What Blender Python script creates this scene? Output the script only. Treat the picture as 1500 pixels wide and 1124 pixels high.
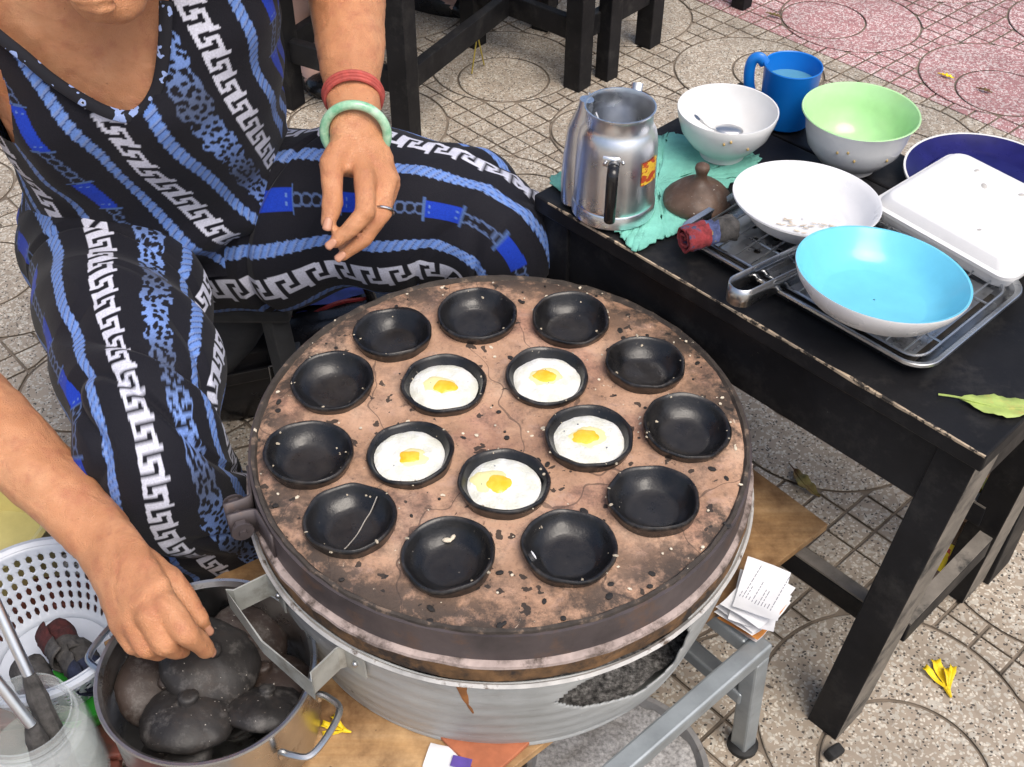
import bpy, bmesh, math, random
import numpy as np
from mathutils import Vector, Matrix, Quaternion, geometry, noise
random.seed(7); rng = np.random.default_rng(7)
for o in list(bpy.data.objects): bpy.data.objects.remove(o)
S = bpy.context.scene; COL = S.collection; PI = math.pi; R_ = math.radians

# ------------------------------------------------------------------ camera
FPX, PITCH, ROLL, CAMH = 1707.8, .747, .010, 1.301
_R0 = Vector((1, 0, 0)); FW = Vector((0, math.cos(PITCH), -math.sin(PITCH))); _U0 = _R0.cross(FW)
RT = math.cos(ROLL)*_R0 + math.sin(ROLL)*_U0; UP = -math.sin(ROLL)*_R0 + math.cos(ROLL)*_U0
CAMP = Vector((0, 0, CAMH))
cd = bpy.data.cameras.new('camera'); cam = bpy.data.objects.new('camera', cd); COL.objects.link(cam)
M = Matrix((RT, UP, -FW)).transposed().to_4x4(); M.translation = CAMP; cam.matrix_world = M
cd.sensor_width = 36; cd.lens = FPX/1500*36; cd.clip_start = .02; cd.clip_end = 500
S.camera = cam
# ------------------------------------------------------------------ light: bright overcast shade
SUN_EL, SUN_AZ = R_(60), R_(-58)          # azimuth measured from +X towards +Y
w = bpy.data.worlds.new('World'); S.world = w; w.use_nodes = True
nt = w.node_tree; sky = nt.nodes.new('ShaderNodeTexSky'); sky.sky_type = 'NISHITA'; sky.sun_disc = False
sky.sun_elevation = SUN_EL; sky.sun_rotation = PI/2 - SUN_AZ; sky.air_density = 1.0; sky.dust_density = 4.5; sky.ozone_density = .6
nt.links.new(sky.outputs[0], nt.nodes['Background'].inputs[0]); nt.nodes['Background'].inputs[1].default_value = .13
sl = bpy.data.lights.new('sun', 'SUN'); sl.energy = 1.5; sl.angle = R_(38); sl.color = (1, .96, .9)
so = bpy.data.objects.new('sun', sl); COL.objects.link(so)
sd = Vector((math.cos(SUN_AZ)*math.cos(SUN_EL), math.sin(SUN_AZ)*math.cos(SUN_EL), math.sin(SUN_EL)))
so.rotation_euler = sd.to_track_quat('Z', 'Y').to_euler(); so.location = (2, 2, 5)
vs = S.view_settings; vs.view_transform = 'Standard'; vs.look = 'None'; vs.gamma = 1; vs.exposure = .5
S.render.engine = 'CYCLES'

# ------------------------------------------------------------------ helpers
def at(u, v, z):                          # where the sight line of a photo point meets the level z
    d = FW + RT*((u-750)/FPX) - UP*((v-562)/FPX)
    return CAMP + d*((z-CAMH)/d.z)
def atd(u, v, dep):                       # a point of that sight line at a given depth
    return CAMP + (FW + RT*((u-750)/FPX) - UP*((v-562)/FPX))*dep

class NB:                                 # small node builder
    def __init__(s, name):
        s.m = bpy.data.materials.new(name); s.m.use_nodes = True; s.t = s.m.node_tree
        s.b = s.t.nodes['Principled BSDF']; s.pos = None
    def n(s, typ, **kw):
        k = s.t.nodes.new('ShaderNode'+typ)
        for a, v in kw.items():
            if a.startswith('i_'):
                key = a[2:]; key = int(key) if key.isdigit() else key
                s.put(k.inputs[key], v)
            else: setattr(k, a, v)
        return k
    def put(s, sock, v):
        if hasattr(v, 'is_output'): s.t.links.new(v, sock)
        else:
            try: sock.default_value = v
            except Exception: sock.default_value = (*v, 1)
    def P(s, obj=False):
        if obj: return s.n('TexCoord').outputs['Object']
        return s.n('NewGeometry').outputs['Position']
    def noise(s, sc, det=4, rough=.6, vec=None, dist=0):
        k = s.n('TexNoise'); k.inputs['Scale'].default_value = sc; k.inputs['Detail'].default_value = det
        k.inputs['Roughness'].default_value = rough; k.inputs['Distortion'].default_value = dist
        s.put(k.inputs['Vector'], vec if vec is not None else s.P()); return k.outputs['Fac']
    def ramp(s, fac, stops, interp='LINEAR'):
        k = s.n('ValToRGB'); k.color_ramp.interpolation = interp; e = k.color_ramp.elements
        while len(e) < len(stops): e.new(.5)
        for q, (p, c) in zip(e, stops):
            q.position = p; q.color = (*c, 1) if not isinstance(c, (int, float)) else (c, c, c, 1)
        s.put(k.inputs[0], fac); return k.outputs[0]
    def mix(s, fac, a, b, mode='MIX'):
        k = s.n('Mix', data_type='RGBA', blend_type=mode); s.put(k.inputs[0], fac); s.put(k.inputs[6], a); s.put(k.inputs[7], b)
        return k.outputs[2]
    def math(s, op, a, b=0):
        k = s.n('Math', operation=op); s.put(k.inputs[0], a); s.put(k.inputs[1], b); return k.outputs[0]
    def set(s, **kw):
        nm = dict(col='Base Color', rough='Roughness', metal='Metallic', spec='Specular IOR Level', coat='Coat Weight', sss='Subsurface Weight', trans='Transmission Weight', ior='IOR', alpha='Alpha')
        for k, v in kw.items(): s.put(s.b.inputs[nm[k]], v)
        return s
    def bump(s, h, strength=.3, dist=.002):
        k = s.n('Bump'); k.inputs['Strength'].default_value = strength; k.inputs['Distance'].default_value = dist
        s.put(k.inputs['Height'], h); s.t.links.new(k.outputs[0], s.b.inputs['Normal']); return s

def simple(name, col, rough=.5, metal=0, var=.25, sc=40, dirt=None, dirt_sc=14, dirt_lo=.55, dirt_hi=.7, bump=.1, bsc=250, **kw):
    """base colour with mottling, optional dirt blotches and fine relief"""
    b = NB(name); f = b.noise(sc, 5)
    lo = tuple(c*(1-var) for c in col); hi = tuple(min(1, c*(1+var)) for c in col)
    c = b.ramp(f, [(.3, lo), (.7, hi)])
    if dirt is not None:
        c = b.mix(b.ramp(b.noise(dirt_sc, 7, .7), [(dirt_lo, 0), (dirt_hi, 1)]), c, dirt)
    b.set(col=c, metal=metal, rough=b.ramp(b.noise(sc*.7, 4), [(.3, max(0, rough-.09)), (.7, min(1, rough+.09))]), **kw)
    if bump: b.bump(b.noise(bsc, 4), bump, .001)
    return b.m

class MB:                                 # mesh builder
    def __init__(s): s.v = []; s.f = []; s.sm = []
    def add(s, vs, fs, smooth=True):
        o = len(s.v); s.v += [tuple(p) for p in vs]; s.f += [tuple(i+o for i in f) for f in fs]; s.sm += [smooth]*len(fs); return s
    def box(s, c, size, rot=None, bev=0, taper=None):
        bm = bmesh.new(); bmesh.ops.create_cube(bm, size=1)
        for v in bm.verts:
            k = 1 if taper is None or v.co.z > 0 else taper
            v.co = Vector((v.co.x*size[0]*k, v.co.y*size[1]*k, v.co.z*size[2]))
        if bev: bmesh.ops.bevel(bm, geom=bm.edges[:], offset=bev, segments=2, profile=.5, affect='EDGES')
        m = Matrix.Identity(3) if rot is None else (Matrix.Rotation(rot, 3, 'Z') if isinstance(rot, (int, float)) else rot)
        bm.verts.index_update()
        s.add([m @ v.co + Vector(c) for v in bm.verts], [[v.index for v in f.verts] for f in bm.faces], False); bm.free(); return s
    def beam(s, a, b, wx, wz, up=(0, 0, 1), bev=.002):
        a, b = Vector(a), Vector(b); d = (b-a); L = d.length; d.normalize()
        x = d.cross(Vector(up)).normalized(); y = x.cross(d)
        m = Matrix((x, d, y)).transposed()
        return s.box((a+b)/2, (wx, L, wz), m, bev)
    def lathe(s, prof, n=64, c=(0, 0, 0), m=None, sx=1, sy=1):
        vs, fs = [], []; m = m or Matrix.Identity(3); c = Vector(c)
        for r, z in prof:
            for i in range(n):
                a = 2*PI*i/n; vs.append(m @ Vector((r*sx*math.cos(a), r*sy*math.sin(a), z)) + c)
        k = len(prof)
        for j in range(k-1):
            for i in range(n):
                a, b2 = j*n+i, j*n+(i+1) % n
                fs.append((a, b2, b2+n, a+n))
        if prof[0][0] < 1e-4 or True:
            if prof[0][0] > 1e-4 and False: pass
        return s.add(vs, fs)
    def tube(s, pts, r, n=10, closed=False, cap=True, flat=None, up=None):
        """swept ellipse; r number or list; flat = (ratio list or number) height/width; up = reference"""
        P = [Vector(p) for p in pts]; N = len(P)
        rs = r if isinstance(r, (list, tuple)) else [r]*N
        fl = flat if isinstance(flat, (list, tuple)) else [flat or 1]*N
        T = []
        for i in range(N):
            if closed: d = P[(i+1) % N]-P[i-1]
            else: d = P[min(i+1, N-1)]-P[max(i-1, 0)]
            T.append(d.normalized())
        x = Vector(up) if up is not None else (Vector((0, 0, 1)) if abs(T[0].z) < .9 else Vector((1, 0, 0)))
        vs, fs = [], []
        for i in range(N):
            x = Vector(up) if up is not None else x
            x = (x - T[i]*x.dot(T[i])).normalized(); y = T[i].cross(x)
            for k in range(n):
                a = 2*PI*k/n; vs.append(P[i] + y*(rs[i]*math.cos(a)) + x*(rs[i]*fl[i]*math.sin(a)))
        for i in range(N if closed else N-1):
            j = (i+1) % N
            for k in range(n):
                k2 = (k+1) % n; fs.append((i*n+k, i*n+k2, j*n+k2, j*n+k))
        if cap and not closed: fs += [tuple(range(n-1, -1, -1)), tuple((N-1)*n+k for k in range(n))]
        return s.add(vs, fs)
    def ball(s, c, r, m=None, seg=12, rings=8):
        bm = bmesh.new(); bmesh.ops.create_uvsphere(bm, u_segments=seg, v_segments=rings, radius=1)
        rr = Vector(r) if not isinstance(r, (int, float)) else Vector((r, r, r)); m = m or Matrix.Identity(3)
        bm.verts.index_update()
        s.add([m @ Vector((v.co.x*rr.x, v.co.y*rr.y, v.co.z*rr.z)) + Vector(c) for v in bm.verts], [[v.index for v in f.verts] for f in bm.faces]); bm.free(); return s
    def mesh(s, name, off=(0, 0, 0)):
        me = bpy.data.meshes.new(name); ox, oy, oz = off
        me.from_pydata([(x-ox, y-oy, z-oz) for x, y, z in s.v], [], s.f); me.update()
        me.polygons.foreach_set('use_smooth', s.sm); return me
    def build(s, name, mat, parent=None, world=True, sharp=35):
        off = parent.location if (parent is not None and world and parent.parent is None) else (
            parent['_org'] if parent is not None and world else (0, 0, 0))
        me = s.mesh(name, off)
        for m in (mat if isinstance(mat, (list, tuple)) else [mat]): me.materials.append(m)
        if sharp and any(s.sm): me.set_sharp_from_angle(angle=R_(sharp))
        o = bpy.data.objects.new(name, me); COL.objects.link(o); o.parent = parent
        return o

def thing(name, label, cat, loc=(0, 0, 0), rz=0, group=None, rot=None):
    o = bpy.data.objects.new(name, None); COL.objects.link(o); o.empty_display_size = .02
    o.location = loc; o.rotation_euler = rot if rot is not None else (0, 0, rz); tag(o, label, cat, group); return o
def tag(o, label=None, cat=None, group=None, kind=None):
    if label: o['label'] = label
    if cat: o['category'] = cat
    if group: o['group'] = group
    if kind: o['kind'] = kind
    return o
def part(mb, name, mat, parent, label=None, sharp=35):   # local coordinates of the parent
    me = mb.mesh(name)
    for m in (mat if isinstance(mat, (list, tuple)) else [mat]): me.materials.append(m)
    if sharp and any(mb.sm): me.set_sharp_from_angle(angle=R_(sharp))
    o = bpy.data.objects.new(name, me); COL.objects.link(o); o.parent = parent
    if label: o['label'] = label
    return o
def link(name, me, parent=None, loc=(0, 0, 0), rot=(0, 0, 0)):
    o = bpy.data.objects.new(name, me); COL.objects.link(o); o.parent = parent; o.location = loc; o.rotation_euler = rot; return o
def smooth_path(pts, n=8, closed=False):   # Catmull-Rom
    P = [Vector(p) for p in pts]; N = len(P); out = []
    for i in range(N if closed else N-1):
        p0 = P[i-1] if (i > 0 or closed) else P[0]*2-P[1]; p1 = P[i]; p2 = P[(i+1) % N]
        p3 = P[(i+2) % N] if (i+2 < N or closed) else P[-1]*2-P[-2]
        for k in range(n):
            t = k/n; out.append(.5*((2*p1)+(p2-p0)*t+(2*p0-5*p1+4*p2-p3)*t*t+(3*p1-p0-3*p2+p3)*t**3))
    if not closed: out.append(P[-1])
    return out
def rot_to(d, tw=0):                      # rotation taking +Z to d
    return (Vector(d).to_track_quat('Z', 'Y') @ Quaternion((0, 0, 1), tw)).to_matrix()

# ------------------------------------------------------------------ materials
def terrazzo(name, base, base2, dark, white):
    b = NB(name); p = b.P()
    warp = b.n('TexNoise'); warp.inputs['Scale'].default_value = 60; b.put(warp.inputs['Vector'], p)
    vec = b.n('VectorMath', operation='MULTIPLY_ADD', i_1=(.012, .012, .012)); b.put(vec.inputs[0], warp.outputs['Color']); b.put(vec.inputs[2], p)
    def chips(sc, rnd):
        v = b.n('TexVoronoi', feature='F1'); v.inputs['Scale'].default_value = sc; v.inputs['Randomness'].default_value = 1; b.put(v.inputs['Vector'], vec.outputs[0])
        s = b.n('SeparateColor'); b.put(s.inputs[0], v.outputs['Color']); return s, v
    s1, v1 = chips(190, 1); s2, v2 = chips(270, 1)
    c = b.mix(b.noise(5, 6, .65), base, base2)
    oi = b.n('ObjectInfo').outputs['Random']
    c = b.mix(.35, c, b.ramp(oi, [(0, tuple(x*.72 for x in base)), (1, tuple(min(1, x*1.2) for x in base))]))
    inner = lambda v, r: b.math('LESS_THAN', v.outputs['Distance'], r)
    c = b.mix(b.math('MULTIPLY', b.math('GREATER_THAN', s1.outputs[0], .60), inner(v1, .60)), c, white)
    c = b.mix(b.math('MULTIPLY', b.math('GREATER_THAN', s2.outputs[1], .78), inner(v2, .46)), c, dark)
    c = b.mix(b.math('MULTIPLY', b.math('GREATER_THAN', s2.outputs[2], .80), inner(v2, .5)), c, tuple(x*1.35 for x in white))
    grime = b.ramp(b.noise(3.2, 8, .7), [(.42, 0), (.72, 1)])
    c = b.mix(b.math('MULTIPLY', grime, .6), c, tuple(x*.33 for x in base2))
    c = b.mix(b.math('MULTIPLY', b.ramp(b.noise(24, 6, .7), [(.55, 0), (.75, 1)]), .45), c, tuple(x*.4 for x in base2))
    b.set(col=c, rough=.75); b.bump(b.noise(420, 3), .35, .001); return b.m
BEIGE = terrazzo('terrazzo_beige', (.40, .335, .265), (.31, .255, .19), (.06, .052, .046), (.50, .46, .39))
PINK = terrazzo('terrazzo_pink', (.43, .225, .225), (.35, .17, .17), (.19, .08, .085), (.62, .52, .50))
GROUT = simple('grout', (.185, .15, .115), .9, var=.4, sc=20)
def black_paint(name, k=1):
    b = NB(name); f = b.noise(9, 6, .65)
    c = b.ramp(f, [(.3, (.007*k, .007*k, .008*k)), (.75, (.016*k, .016*k, .018*k))])
    sc = b.n('Mapping'); b.put(sc.inputs[0], b.P()); sc.inputs['Scale'].default_value = (30, 30, 30)
    chip = b.ramp(b.noise(70, 6, .75), [(.70, 0), (.735, 1)])
    c = b.mix(b.math('MULTIPLY', chip, .8), c, (.22, .19, .15))
    dust = b.ramp(b.noise(20, 7, .75), [(.52, 0), (.8, 1)])
    c = b.mix(b.math('MULTIPLY', dust, .10), c, (.3, .28, .25))
    b.set(col=c, rough=b.ramp(b.noise(16, 5), [(.3, .38), (.7, .62)]), spec=.18); b.bump(b.noise(120, 5), .15, .001); return b.m
BLACK = black_paint('black_painted_wood')
RAWEDGE = simple('worn_grey_wood_edge', (.17, .15, .125), .7, var=.35, sc=30, dirt=(.03, .028, .025), dirt_lo=.5, dirt_hi=.62)
EDGEWEAR = simple('bare_wood_edge', (.42, .33, .23), .75, var=.3, sc=60, dirt=(.03, .025, .02), dirt_sc=50, dirt_lo=.5, dirt_hi=.56)
def clay_disc():
    b = NB('scorched_clay'); p = b.P()
    c = b.ramp(b.noise(9, 8, .68), [(.28, (.24, .135, .085)), (.42, (.41, .24, .15)), (.55, (.53, .325, .215)), (.72, (.56, .40, .29))])
    c = b.mix(b.math('MULTIPLY', b.ramp(b.noise(14, 3), [(.52, 0), (.68, 1)]), .45), c, (.48, .22, .165))
    # distance from the centre of the plate: charring round the rim
    sub = b.n('VectorMath', operation='DISTANCE'); b.put(sub.inputs[0], p); sub.inputs[1].default_value = (DC.x, DC.y, DZ)
    rim = b.math('MULTIPLY', b.ramp(sub.outputs['Value'], [(.165, .05), (.240, 1)]), b.ramp(b.noise(15, 8, .75), [(.42, 0), (.54, 1)]))
    c = b.mix(b.math('MULTIPLY', b.ramp(b.noise(28, 8, .75), [(.46, 0), (.66, 1)]), .6), c, (.15, .095, .07))
    c = b.mix(b.math('MULTIPLY', b.ramp(b.noise(38, 6, .7), [(.55, 0), (.68, 1)]), .55), c, (.50, .33, .26))
    c = b.mix(b.math('MULTIPLY', b.ramp(b.noise(7, 7, .75), [(.54, 0), (.70, 1)]), .75), c, (.05, .042, .036))
    c = b.mix(b.math('MULTIPLY', b.ramp(b.noise(48, 8, .8), [(.60, 0), (.68, 1)]), .7), c, (.045, .034, .028))
    c = b.mix(b.math('MULTIPLY', b.ramp(b.noise(260, 4, .7), [(.55, 0), (.72, 1)]), .45), c, (.10, .065, .048))
    c = b.mix(b.math('MULTIPLY', rim, .92), c, (.04, .032, .027))
    v = b.n('TexVoronoi', feature='F1'); v.inputs['Scale'].default_value = 85
    wv = b.n('VectorMath', operation='MULTIPLY_ADD', i_1=(.02, .02, .02)); nz = b.n('TexNoise'); nz.inputs['Scale'].default_value = 90; b.put(nz.inputs['Vector'], p)
    b.put(wv.inputs[0], nz.outputs['Color']); b.put(wv.inputs[2], p); b.put(v.inputs['Vector'], wv.outputs[0])
    s = b.n('SeparateColor'); b.put(s.inputs[0], v.outputs['Color'])
    clus = b.ramp(b.noise(13, 3), [(.4, .0), (.7, .34)])
    spot = b.math('MULTIPLY', b.math('LESS_THAN', s.outputs[0], clus), b.math('LESS_THAN', v.outputs['Distance'], .36))
    c = b.mix(b.math('MULTIPLY', spot, .9), c, (.022, .018, .016))
    c = b.mix(b.math('MULTIPLY', b.ramp(b.noise(130, 4, .7), [(.66, 0), (.72, 1)]), .8), c, (.05, .03, .022))
    c = b.mix(b.math('MULTIPLY', b.ramp(b.noise(110, 5, .6, dist=1.5), [(.69, 0), (.73, 1)]), .7), c, (.62, .5, .38))
    wn = b.n('TexWave', wave_type='BANDS'); wn.inputs['Scale'].default_value = 3; wn.inputs['Distortion'].default_value = 22; wn.inputs['Detail'].default_value = 4; b.put(wn.inputs['Vector'], p)
    c = b.mix(b.math('MULTIPLY', b.math('LESS_THAN', wn.outputs['Fac'], .0012), .6), c, (.05, .035, .03))
    b.set(col=c, rough=.82); b.bump(b.math('ADD', b.noise(60, 7, .7), b.math('MULTIPLY', b.noise(300, 3), .4)), .55, .003); return b.m
DC = Vector((-.011, .853, 0)); DZ = .45
CLAY = clay_disc()
def cup_mat(name, col, brown):
    b = NB(name); c = b.ramp(b.noise(22, 6, .65), [(.3, tuple(x*.6 for x in col)), (.7, tuple(x*1.5 for x in col))])
    c = b.mix(b.math('MULTIPLY', b.ramp(b.noise(30, 6, .7), [(.5, 0), (.75, 1)]), .55), c, brown)
    c = b.mix(b.math('MULTIPLY', b.ramp(b.noise(160, 4, .7), [(.69, 0), (.72, 1)]), .6), c, (.36, .32, .27))
    if 'lid' in name:
        c = b.mix(b.math('MULTIPLY', b.ramp(b.noise(45, 8, .78), [(.52, 0), (.72, 1)]), .6), c, (.16, .15, .14))
        c = b.mix(b.ramp(b.noise(210, 3, .6), [(.70, 0), (.73, 1)]), c, (.48, .45, .40))
    if name == 'black_fired_clay':
        sx = b.n('SeparateXYZ'); b.put(sx.inputs[0], b.P(True)); rr_ = b.math('SQRT', b.math('ADD', b.math('MULTIPLY', sx.outputs[0], sx.outputs[0]), b.math('MULTIPLY', sx.outputs[1], sx.outputs[1])))
        c = b.mix(b.math('MULTIPLY', b.ramp(rr_, [(.0235, 1), (.0262, 0)]), b.ramp(b.noise(40, 6, .7), [(.35, .2), (.65, .8)])), c, (.034, .030, .027))
        c = b.mix(b.math('MULTIPLY', b.ramp(rr_, [(.0395, 0), (.043, 1)]), b.ramp(b.noise(70, 6, .7), [(.45, 0), (.7, .6)])), c, (.085, .07, .058))
    b.set(col=c, rough=b.ramp(b.noise(45, 6), [(.3, .22), (.7, .42)]) if name == 'black_fired_clay' else b.ramp(b.noise(30, 6), [(.3, .42), (.7, .7)]), spec=.5); b.bump(b.math('ADD', b.noise(110, 5), b.math('MULTIPLY', b.noise(500, 2), .4)), .3, .0012); return b.m
CUP = cup_mat('black_fired_clay', (.0075, .0075, .0085), (.026, .022, .019))
LIDM = cup_mat('sooty_clay_lid', (.020, .018, .017), (.055, .038, .028))
LIDR = cup_mat('red_brown_clay_lid', (.028, .018, .014), (.014, .012, .011))
LIDB = cup_mat('brown_clay_lid', (.085, .048, .030), (.022, .017, .014))
def steel(name, col=(.55, .56, .57), rough=.28, dirt=None, var=.12):
    return simple(name, col, rough, 1, var, 30, dirt, 25, .58, .72, .12, 90)
STEEL = steel('stainless_steel'); STEELD = steel('scratched_steel', (.5, .5, .5), .3, (.12, .09, .06))
ALU = simple('dull_aluminium', (.80, .82, .85), .31, 1, .10, 30, None, 25, .58, .72, .045, 60)
def galv():
    b = NB('painted_galvanised_tub'); c = b.ramp(b.noise(9, 7, .65), [(.3, (.27, .28, .275)), (.5, (.36, .375, .375)), (.7, (.42, .435, .43))])
    mp = b.n('Mapping'); b.put(mp.inputs[0], b.P()); mp.inputs['Scale'].default_value = (1, 1, 6)
    c = b.mix(b.math('MULTIPLY', b.ramp(b.noise(22, 8, .75, mp.outputs[0]), [(.5, 0), (.75, 1)]), .55), c, (.17, .165, .15))
    c = b.mix(b.ramp(b.noise(95, 3, .6, dist=2.5), [(.70, 0), (.73, 1)]), c, (.62, .62, .60))
    c = b.mix(b.ramp(b.noise(60, 3, .6), [(.73, 0), (.76, 1)]), c, (.05, .045, .04))
    b.set(col=c, rough=.5); b.bump(b.noise(70, 5), .25, .0015); return b.m
GALV = galv()
def wood_board():
    b = NB('stained_plywood'); m = b.n('Mapping'); b.put(m.inputs[0], b.P()); m.inputs['Rotation'].default_value = (0, 0, R_(-40)); m.inputs['Scale'].default_value = (6, 70, 20)
    g = b.noise(1, 6, .6, m.outputs[0])
    c = b.ramp(g, [(.3, (.40, .22, .085)), (.55, (.56, .35, .165)), (.75, (.64, .44, .24))])
    st = b.ramp(b.noise(11, 7, .68), [(.34, 0), (.62, 1)])
    c = b.mix(b.math('MULTIPLY', st, .9), c, (.12, .055, .02))
    c = b.mix(b.ramp(b.noise(75, 4, .6), [(.70, 0), (.74, 1)]), c, (.09, .05, .025))
    b.set(col=c, rough=.6); b.bump(b.noise(150, 5), .2, .001); return b.m
BOARD = wood_board()
def skin_mat():
    b = NB('skin'); c = b.ramp(b.noise(16, 6, .6), [(.3, (.45, .195, .09)), (.5, (.55, .25, .12)), (.72, (.62, .32, .17))])
    c = b.mix(b.math('MULTIPLY', b.ramp(b.noise(60, 4, .6), [(.50, 0), (.70, 1)]), .5), c, (.40, .135, .075))
    c = b.mix(b.math('MULTIPLY', b.ramp(b.noise(130, 2), [(.74, 0), (.78, 1)]), .5), c, (.2, .075, .04))
    v = b.n('TexVoronoi', feature='DISTANCE_TO_EDGE'); v.inputs['Scale'].default_value = 420; b.put(v.inputs['Vector'], b.P())
    h = b.math('ADD', b.math('MULTIPLY', b.ramp(v.outputs['Distance'], [(0, 0), (.12, 1)]), .5), b.noise(130, 5, .6))
    b.set(col=c, rough=b.ramp(b.noise(30, 4), [(.3, .40), (.7, .55)]), sss=.12); b.b.inputs['Subsurface Radius'].default_value = (.01, .004, .002)
    b.bump(b.math('ADD', h, b.math('MULTIPLY', b.noise(55, 6, .7, dist=.8), 1.6)), .55, .0016); return b.m
SKIN = skin_mat()
def cloth_vc(name):
    b = NB(name); a = b.n('VertexColor', layer_name='print')
    m = b.noise(500, 2)
    c = b.mix(.25, a.outputs[0], b.mix(b.ramp(m, [(.3, 0), (.7, 1)]), (.0, .0, .0), a.outputs[0]))
    b.set(col=c, rough=.8, spec=.25); b.b.inputs['Sheen Weight'].default_value = .06
    b.bump(b.math('ADD', b.noise(700, 2), b.math('MULTIPLY', b.noise(55, 5), 1.2)), .35, .0012); return b.m
PRINT = cloth_vc('printed_viscose')
HAIR = simple('black_hair', (.012, .01, .009), .45)
NAIL = simple('nail', (.50, .25, .16), .32, var=.08)
PORC = simple('white_porcelain', (.72, .72, .71), .16, var=.03, dirt=(.62, .56, .46), dirt_sc=24, dirt_lo=.68, dirt_hi=.78, bump=.02, spec=.5)
MELA = simple('white_melamine', (.70, .70, .71), .3, var=.03, dirt=(.6, .5, .36), dirt_sc=35, dirt_lo=.70, dirt_hi=.76, bump=.03)
GREENW = simple('pale_green_glaze', (.44, .72, .36), .16, var=.06, bump=.02)
CYAN = simple('sky_blue_melamine', (.16, .56, .74), .16, var=.05, bump=.02)
NAVY = simple('navy_glaze', (.012, .012, .10), .32, var=.2, bump=.02, spec=.2)
BLUEP = NB('translucent_blue_plastic'); BLUEP.set(col=(.006, .19, .66), rough=.28, trans=.12); BLUEP = BLUEP.m
FOAM = simple('white_foam', (.72, .72, .72), .65, var=.03, bump=.25, bsc=600)
TEAL = simple('sea_green_cloth', (.17, .47, .385), .95, var=.22, sc=25, dirt=(.10, .30, .24), dirt_sc=18, dirt_lo=.5, dirt_hi=.75, bump=.8, bsc=420)
JADE = NB('jade'); JADE.set(col=JADE.ramp(JADE.noise(60, 4, .6), [(.35, (.17, .44, .26)), (.65, (.50, .70, .52))]), rough=.12, sss=.2); JADE.b.inputs['Subsurface Radius'].default_value = (.004, .006, .004); JADE = JADE.m
REDBAND = simple('red_cord', (.42, .075, .06), .7, var=.25, sc=120, bump=.5)
BATTER = NB('cooked_egg_white')
_c = BATTER.mix(BATTER.ramp(BATTER.noise(60, 5, .6), [(.38, 0), (.6, 1)]), (.68, .68, .59), (.80, .80, .77)); BATTER.set(col=_c, rough=.32, sss=.25); BATTER.b.inputs['Subsurface Radius'].default_value = (.006, .006, .005)
_v = BATTER.n('TexVoronoi'); _v.inputs['Scale'].default_value = 420; BATTER.put(_v.inputs['Vector'], BATTER.P())
BATTER.bump(BATTER.math('ADD', _v.outputs['Distance'], BATTER.noise(90, 5)), .32, .0015); BATTER = BATTER.m
YOLK = NB('egg_yolk'); YOLK.set(col=YOLK.ramp(YOLK.noise(70, 3), [(.35, (.88, .47, .02)), (.7, (.90, .62, .08))]), rough=.2, sss=.2); YOLK.b.inputs['Subsurface Radius'].default_value = (.006, .003, .001); YOLK = YOLK.m
YOLKP = simple('pale_yolk_film', (.78, .72, .36), .3, var=.1)
PETAL = simple('yellow_petal', (.84, .60, .012), .55, var=.2, bump=.3)
LEAF = simple('pale_green_leaf', (.36, .46, .12), .55, var=.2, sc=60, dirt=(.5, .42, .12), dirt_sc=40, bump=.4, bsc=180)
DRYLEAF = simple('dry_leaf', (.20, .17, .04), .7, var=.5, sc=50, dirt=(.10, .045, .02), dirt_sc=25, dirt_lo=.4, dirt_hi=.6, bump=.4)
CRUMB = simple('crumb', (.66, .58, .45), .7, var=.3, sc=200)
def ash_mat():
    b = NB('wood_ash'); c = b.ramp(b.noise(150, 5, .7), [(.36, (.02, .02, .02)), (.52, (.14, .135, .13)), (.68, (.36, .35, .34))]); b.set(col=c, rough=.95); b.bump(b.noise(220, 5, .7), 1, .004); return b.m
ASH = ash_mat()
GLASS = NB('clear_jar_plastic'); GLASS.set(col=(.80, .86, .86), rough=.04, alpha=.20, spec=.9); GLASS = GLASS.m
PAPER = simple('white_paper', (.74, .75, .78), .8, var=.05, bump=.1)
INK = simple('ink', (.12, .13, .17), .7)
def wpart(mb, name, mat, parent=None, label=None, sharp=35):   # parts given in world coordinates (unrotated things)
    root = parent
    while root is not None and root.parent is not None: root = root.parent
    me = mb.mesh(name, root.location if root is not None else (0, 0, 0))
    for m in (mat if isinstance(mat, (list, tuple)) else [mat]): me.materials.append(m)
    if sharp and any(mb.sm): me.set_sharp_from_angle(angle=R_(sharp))
    o = bpy.data.objects.new(name, me); COL.objects.link(o); o.parent = parent
    if label: o['label'] = label
    return o

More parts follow.
